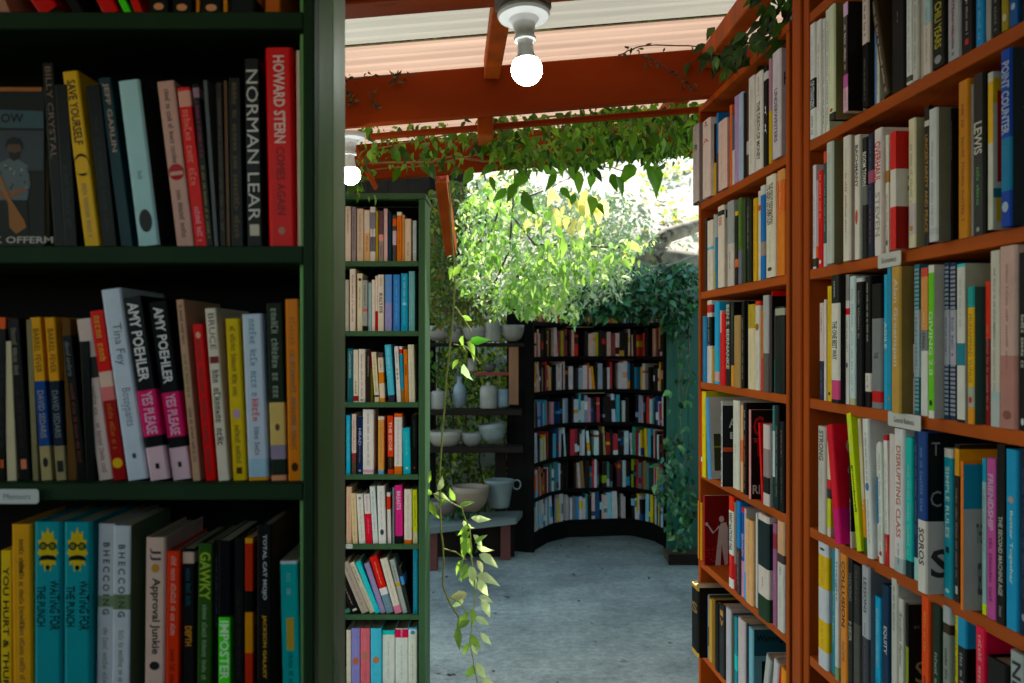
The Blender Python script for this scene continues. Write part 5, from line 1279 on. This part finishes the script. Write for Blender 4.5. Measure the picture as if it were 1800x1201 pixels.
for pts_ in ([(1205,560),(1200,620),(1195,700),(1200,740),(1180,800),(1170,850)], [(1195,560),(1190,600),(1196,660),(1205,700)], [(1215,540),(1212,640),(1205,720)], [(1165,880),(1190,860),(1205,800),(1200,740)], [(1210,900),(1190,960),(1180,975)]):
    c_ = [P(u, v, 7.40) for u, v in pts_]; fine = []
    for i in range(len(c_)-1): fine += [c_[i].lerp(c_[i+1], t/6)+Vector((random.gauss(0, .008), random.gauss(0, .01), 0)) for t in range(6)]
    st.tube(fine, .005, 5, hx('6a6a4c')); q += [tuple(random.choice(fine)+Vector((random.gauss(0, .02), random.uniform(-.05, 0), 0))) for _ in range(16)]
st.build('stem', M_stem, i2)
b2 = blob(200, [(1165,860,18,28,2),(1190,900,28,50,3),(1175,820,22,25,1.2),(1215,850,10,60,1),(1175,700,8,30,.2),(1185,780,20,20,.6),(1205,930,14,40,1)], 7.0, 7.45)
q = np.concatenate([np.array(q), b2]); k = len(q)
leaves('foliage', q, np.c_[RNG.normal(0, .6, k), RNG.normal(-.4, .4, k), -RNG.uniform(.2, 1.2, k)], unit(k)+np.array([0, -1, .8]), RNG.uniform(.035, .08, k), cols(k, DG+['4a8468', '6a9a58'], .3), M_leafd, i2, .6, origin=i2.location)
pl = empty('planter', (1.5, 7.3, 0), 'low brown timber planter at the foot of the teal wall', 'planter'); a = MB(rel(pl.location)); a.box(1.13, 2.1, 7.18, 7.21, 0, .075, bv=.004); a.build('front_board', M_dark, pl)
a = MB(rel(pl.location)); a.box(1.14, 2.1, 7.2105, 7.5, 0, .06); a.build('soil', M_soil, pl)
# 7. the thin vine hanging in the aisle
hv = plant('hanging_vine', 'long thin vine with pale green leaves dangling in front of the floor', 'vine', P(800, 330, 4.15)); X = rel(hv.location)
VY = 4.12
ch = {'a': [(789,320),(792,380),(797,440),(800,500),(798,540),(792,600),(785,660),(780,720),(776,790),(773,850),(773,890),(778,950),(781,990),(778,1028),(790,1060),(807,1088)],
      'b': [(762,868),(785,880),(812,893),(825,930),(828,975),(833,1010),(836,1050),(828,1095),(826,1130),(833,1170),(842,1215),(846,1260)],
      'c': [(779,965),(800,970),(820,985)], 'd': [(790,1050),(812,1062),(822,1080)], 'e': [(800,540),(815,560),(830,585)], 'f': [(797,605),(820,610),(845,640)], 'g': [(806,1085),(804,1105)]}
st = MB(X)
for k_, pts_ in ch.items():
    c_ = [P(u, v, VY) for u, v in pts_]; fine = []
    for i in range(len(c_)-1): fine += [c_[i].lerp(c_[i+1], t/4)+Vector((random.gauss(0, .0015), random.gauss(0, .003), 0)) for t in range(4)]
    st.tube(fine+[c_[-1]], .0038 if k_ == 'a' else .0028, 6, hx('96a048' if k_ != 'a' else '8a8c3c'))
st.build('stem', M_stem, hv, smooth=True)
# leaf: (u, v, length px, direction deg (0 right, 90 down), pale?)
LV = [(812,470,26,150,0),(790,470,22,80,0),(825,600,34,-5,2),(822,600,32,55,0),(815,590,26,110,0),(815,640,34,75,3),(805,632,20,120,0),(800,510,30,-60,0),(812,555,24,30,0),
 (762,868,34,25,1),(760,868,26,200,0),(758,880,36,75,0),(770,862,26,-70,1),(785,880,24,160,0),(808,890,26,-20,0),(800,880,24,-120,0),
 (828,910,36,10,1),(822,920,30,120,0),(815,915,26,60,1),(826,945,42,110,0),(822,942,40,85,0),(832,940,34,50,1),(826,935,30,140,0),(838,960,30,20,1),(835,955,26,-30,0),
 (842,975,40,25,1),(838,985,30,60,4),(822,990,34,110,0),(815,985,30,130,0),(826,995,34,70,1),(832,1008,30,90,1),(838,1012,38,5,1),(842,1018,34,65,1),(828,1000,30,140,0),
 (822,1045,36,175,4),(812,1050,32,120,1),(840,1050,30,15,1),(846,1055,34,55,1),(828,1070,30,80,0),(822,1075,34,125,0),(834,1085,34,30,1),(826,1090,30,150,0),(804,1102,40,85,0),(845,1112,32,50,1),(828,1115,32,65,0),(836,1130,30,95,1),(824,1130,28,120,0),(838,1165,34,60,1),(832,1170,30,110,0),(846,1190,34,40,1),(840,1200,30,100,0),(845,1215,30,20,0),
 (748,860,24,200,0),(746,880,30,110,0),(752,850,22,-80,0)]
pp_ = []; dd = []; ss = []; cc = []; uu = []
PC = {0: hx('8cae50'), 1: hx('ccd8ac'), 2: hx('3f7a24'), 3: hx('8cb090'), 4: hx('dcd4a8')}
for u, v, s, a_, c in LV:
    pp_.append(tuple(P(u, v, VY+random.uniform(-.04, .03)))); dd.append((math.cos(R(a_)), random.uniform(-.3, .3), -math.sin(R(a_)))); ss.append(s*.98/F*VY); cc.append(PC[c]); uu.append((random.gauss(0, .5), -1, random.gauss(.5, .4)))
leaves('foliage', pp_, dd, uu, ss, np.array(cc)*RNG.uniform(.85, 1.15, (len(cc), 1)), M_leafl, hv, .48, curl=.3, origin=hv.location)
# small plant standing in the tall pot, weeds on the slope, litter on the floor
pp2 = plant('potted_plant', 'little bright plant growing in the tall grey pot', 'plant', P(799, 524, 7.6)); q = np.array([tuple(P(799+random.gauss(0, 5), 518+random.gauss(0, 6), 7.6+random.uniform(-.03, .05))) for _ in range(30)]); k = len(q)
leaves('foliage', q, unit(k)+np.array([0, 0, .6]), unit(k)+np.array([0, -1, 1]), RNG.uniform(.03, .06, k), cols(k, ['8ab04a', '5a8a2c']), M_leaf, pp2, .6, origin=pp2.location)
st = MB(rel(pp2.location)); st.tube([P(799, 534, 7.6), P(799, 516, 7.6)], .004, 5, hx('5a6a2c')); st.build('stem', M_stem, pp2)
q = []
def hillz(x, y): return 1.45+.46*(y-9)+.12*math.sin(x*1.7+y)*min(1, (y-9)/2)+.18*math.sin(x*.6-y*.9)*min(1, (y-9)/2)
cen = [(random.uniform(-3, 6), 9.3+random.random()**1.5*9) for _ in range(130)]
for cx_, cy_ in cen:
    for _ in range(22):
        x = cx_+random.gauss(0, .16); y = cy_+random.gauss(0, .16); q.append((x, y, hillz(x, y)+random.uniform(0, .16)))
k = len(q)
leaves('undergrowth', q, unit(k)+np.array([0, -.2, .5]), unit(k)+np.array([0, 0, 1]), RNG.uniform(.05, .12, k), cols(k, ['8a9a58', 'a8a868', 'a88a58', '7a9a60', '6a8a74', 'a8ac88'], .3), M_leaf, None, .5, kind='stuff').location = (0, 0, 0)
q = [(random.uniform(-8, 14), random.uniform(9.2, 24)) for _ in range(5000)]
q = [(x, y, hillz(x, y)+random.uniform(-.02, .05)) for x, y in q]; k = len(q)
leaves('leaf_litter', q, unit(k)*np.array([1, 1, .3]), unit(k)*.4+np.array([0, 0, 1]), RNG.uniform(.05, .14, k), cols(k, ['b8b0a0', 'a49a88', 'c4c0b4', '8a8070', '9aa0a0', 'cfc8b8'], .25), M_leafd, None, .6, kind='stuff')
lg = empty('fallen_log', P(1165, 430, 11), 'pale weathered tree limb lying on the bright slope', 'log'); a = MB(rel(lg.location))
pts_ = [(1030, 425, 11.6), (1090, 437, 11.4), (1150, 452, 11.2), (1210, 462, 11.0), (1300, 480, 10.7)]; a.tube([P(*t) for t in pts_], [.07, .10, .12, .13, .14], 10); a.build('trunk', M_bark, lg, smooth=True)
a = MB(rel(lg.location)); a.tube([P(1140, 448, 11.2), P(1170, 415, 11.3), P(1230, 395, 11.6), P(1300, 380, 12)], [.11, .09, .08, .06], 8); a.build('limb', M_bark, lg, smooth=True)
q = [(random.uniform(-1.2, 1.3), random.uniform(4.6, 7.6), .004+random.random()*.004) for _ in range(26)] + [tuple(P(u, v, 1.6*F/(v-CY)*.999)) for u, v in ((978, 963), (985, 961), (1012, 1012), (886, 1050), (880, 1056), (1030, 962), (905, 975), (1105, 955), (820, 1090), (770, 1186), (776, 1184), (785, 1187), (793, 1186))]
k = len(q); q = [(x, y, max(z, .004)) for x, y, z in q]
leaves('leaf_litter', q, unit(k)*np.array([1, 1, .1]), unit(k)*.3+np.array([0, 0, 1]), RNG.uniform(.02, .045, k), cols(k, ['3a3020', '2c2820', '4a3c28']), M_leafd, None, .5, kind='stuff')
# 8. unseen tree added to keep the sun off the courtyard floor
tr = plant('overhanging_tree', 'tall tree beyond the roof whose crown shades the courtyard floor', 'tree', (3.4, 8.6, 0)); a = MB(rel(tr.location))
a.tube([(3.4, 9.4, 1.0), (3.3, 9.3, 2.6), (3.0, 9.1, 4.4), (2.2, 9.0, 5.6)], [.2, .17, .14, .1], 10)
for q_ in ((-.5, 9.5, 5.2), (1.0, 8.0, 4.8), (-1.5, 10.5, 6), (2.5, 11, 6.5)): a.tube([(2.6, 9.05, 5.0), ((2.6+q_[0])/2, (9.05+q_[1])/2, 5.5), q_], [.09, .06, .03], 7)
a.build('trunk', M_bark, tr, smooth=True)
k = 15000; p = RNG.uniform([-3.8, 7.55, 0], [3.6, 12.5, 1], (k, 3)); p[:, 2] = 1.95+.235*p[:, 1]+p[:, 2]*1.3+RNG.normal(0, .1, k)
leaves('crown', p, unit(k), unit(k)*.7+np.array([0, 0, 1.5]), RNG.uniform(.16, .30, k), cols(k, GR), M_leaf, tr, .6, origin=tr.location)
# little plants standing between the pots
for i_, (u, v, Y, n_, s_, lab) in enumerate(((812,590,7.7,40,.05,'leafy sprig between the vase and the middle bowl'), (815,690,7.65,60,.06,'dark leafy plant around the pale bottle'), (770,650,7.7,60,.06,'shaded leafy plant under the top pottery shelf'), (850,700,7.75,30,.05,'sprig rising behind the large lidded jar'), (800,870,7.5,50,.06,'trailing leaves beside the low bench bowl'), (826,770,7.7,40,.05,'green sprig behind the plain grey bowl'), (880,655,7.75,50,.05,'dark trailing plant beside the brown post'), (812,905,7.25,46,.06,'dark teal leaves resting on the bench'))):
    b_ = P(u, v+24, Y); e = plant('shelf_plant', lab, 'plant', b_, 'plants among the pottery')
    q = np.array([tuple(P(u+random.gauss(0, 14), v+random.gauss(0, 16), Y+random.uniform(-.06, .08))) for _ in range(n_)]); k = len(q)
    leaves('foliage', q, unit(k)+np.array([0, -.3, -.2]), unit(k)+np.array([0, -.6, 1]), RNG.uniform(s_*.6, s_*1.3, k), cols(k, [['4a7028', '5c8430', '2c4a20'], DG][i_ in (4, 7)], .3), M_leaf, e, .55, origin=e.location)
    st = MB(rel(b_))
    for _ in range(4): st.tube([b_, P(u+random.gauss(0, 6), v, Y), P(u+random.gauss(0, 12), v-16, Y)], .0025, 5, hx('4a4a28'))
    st.build('stem', M_stem, e)
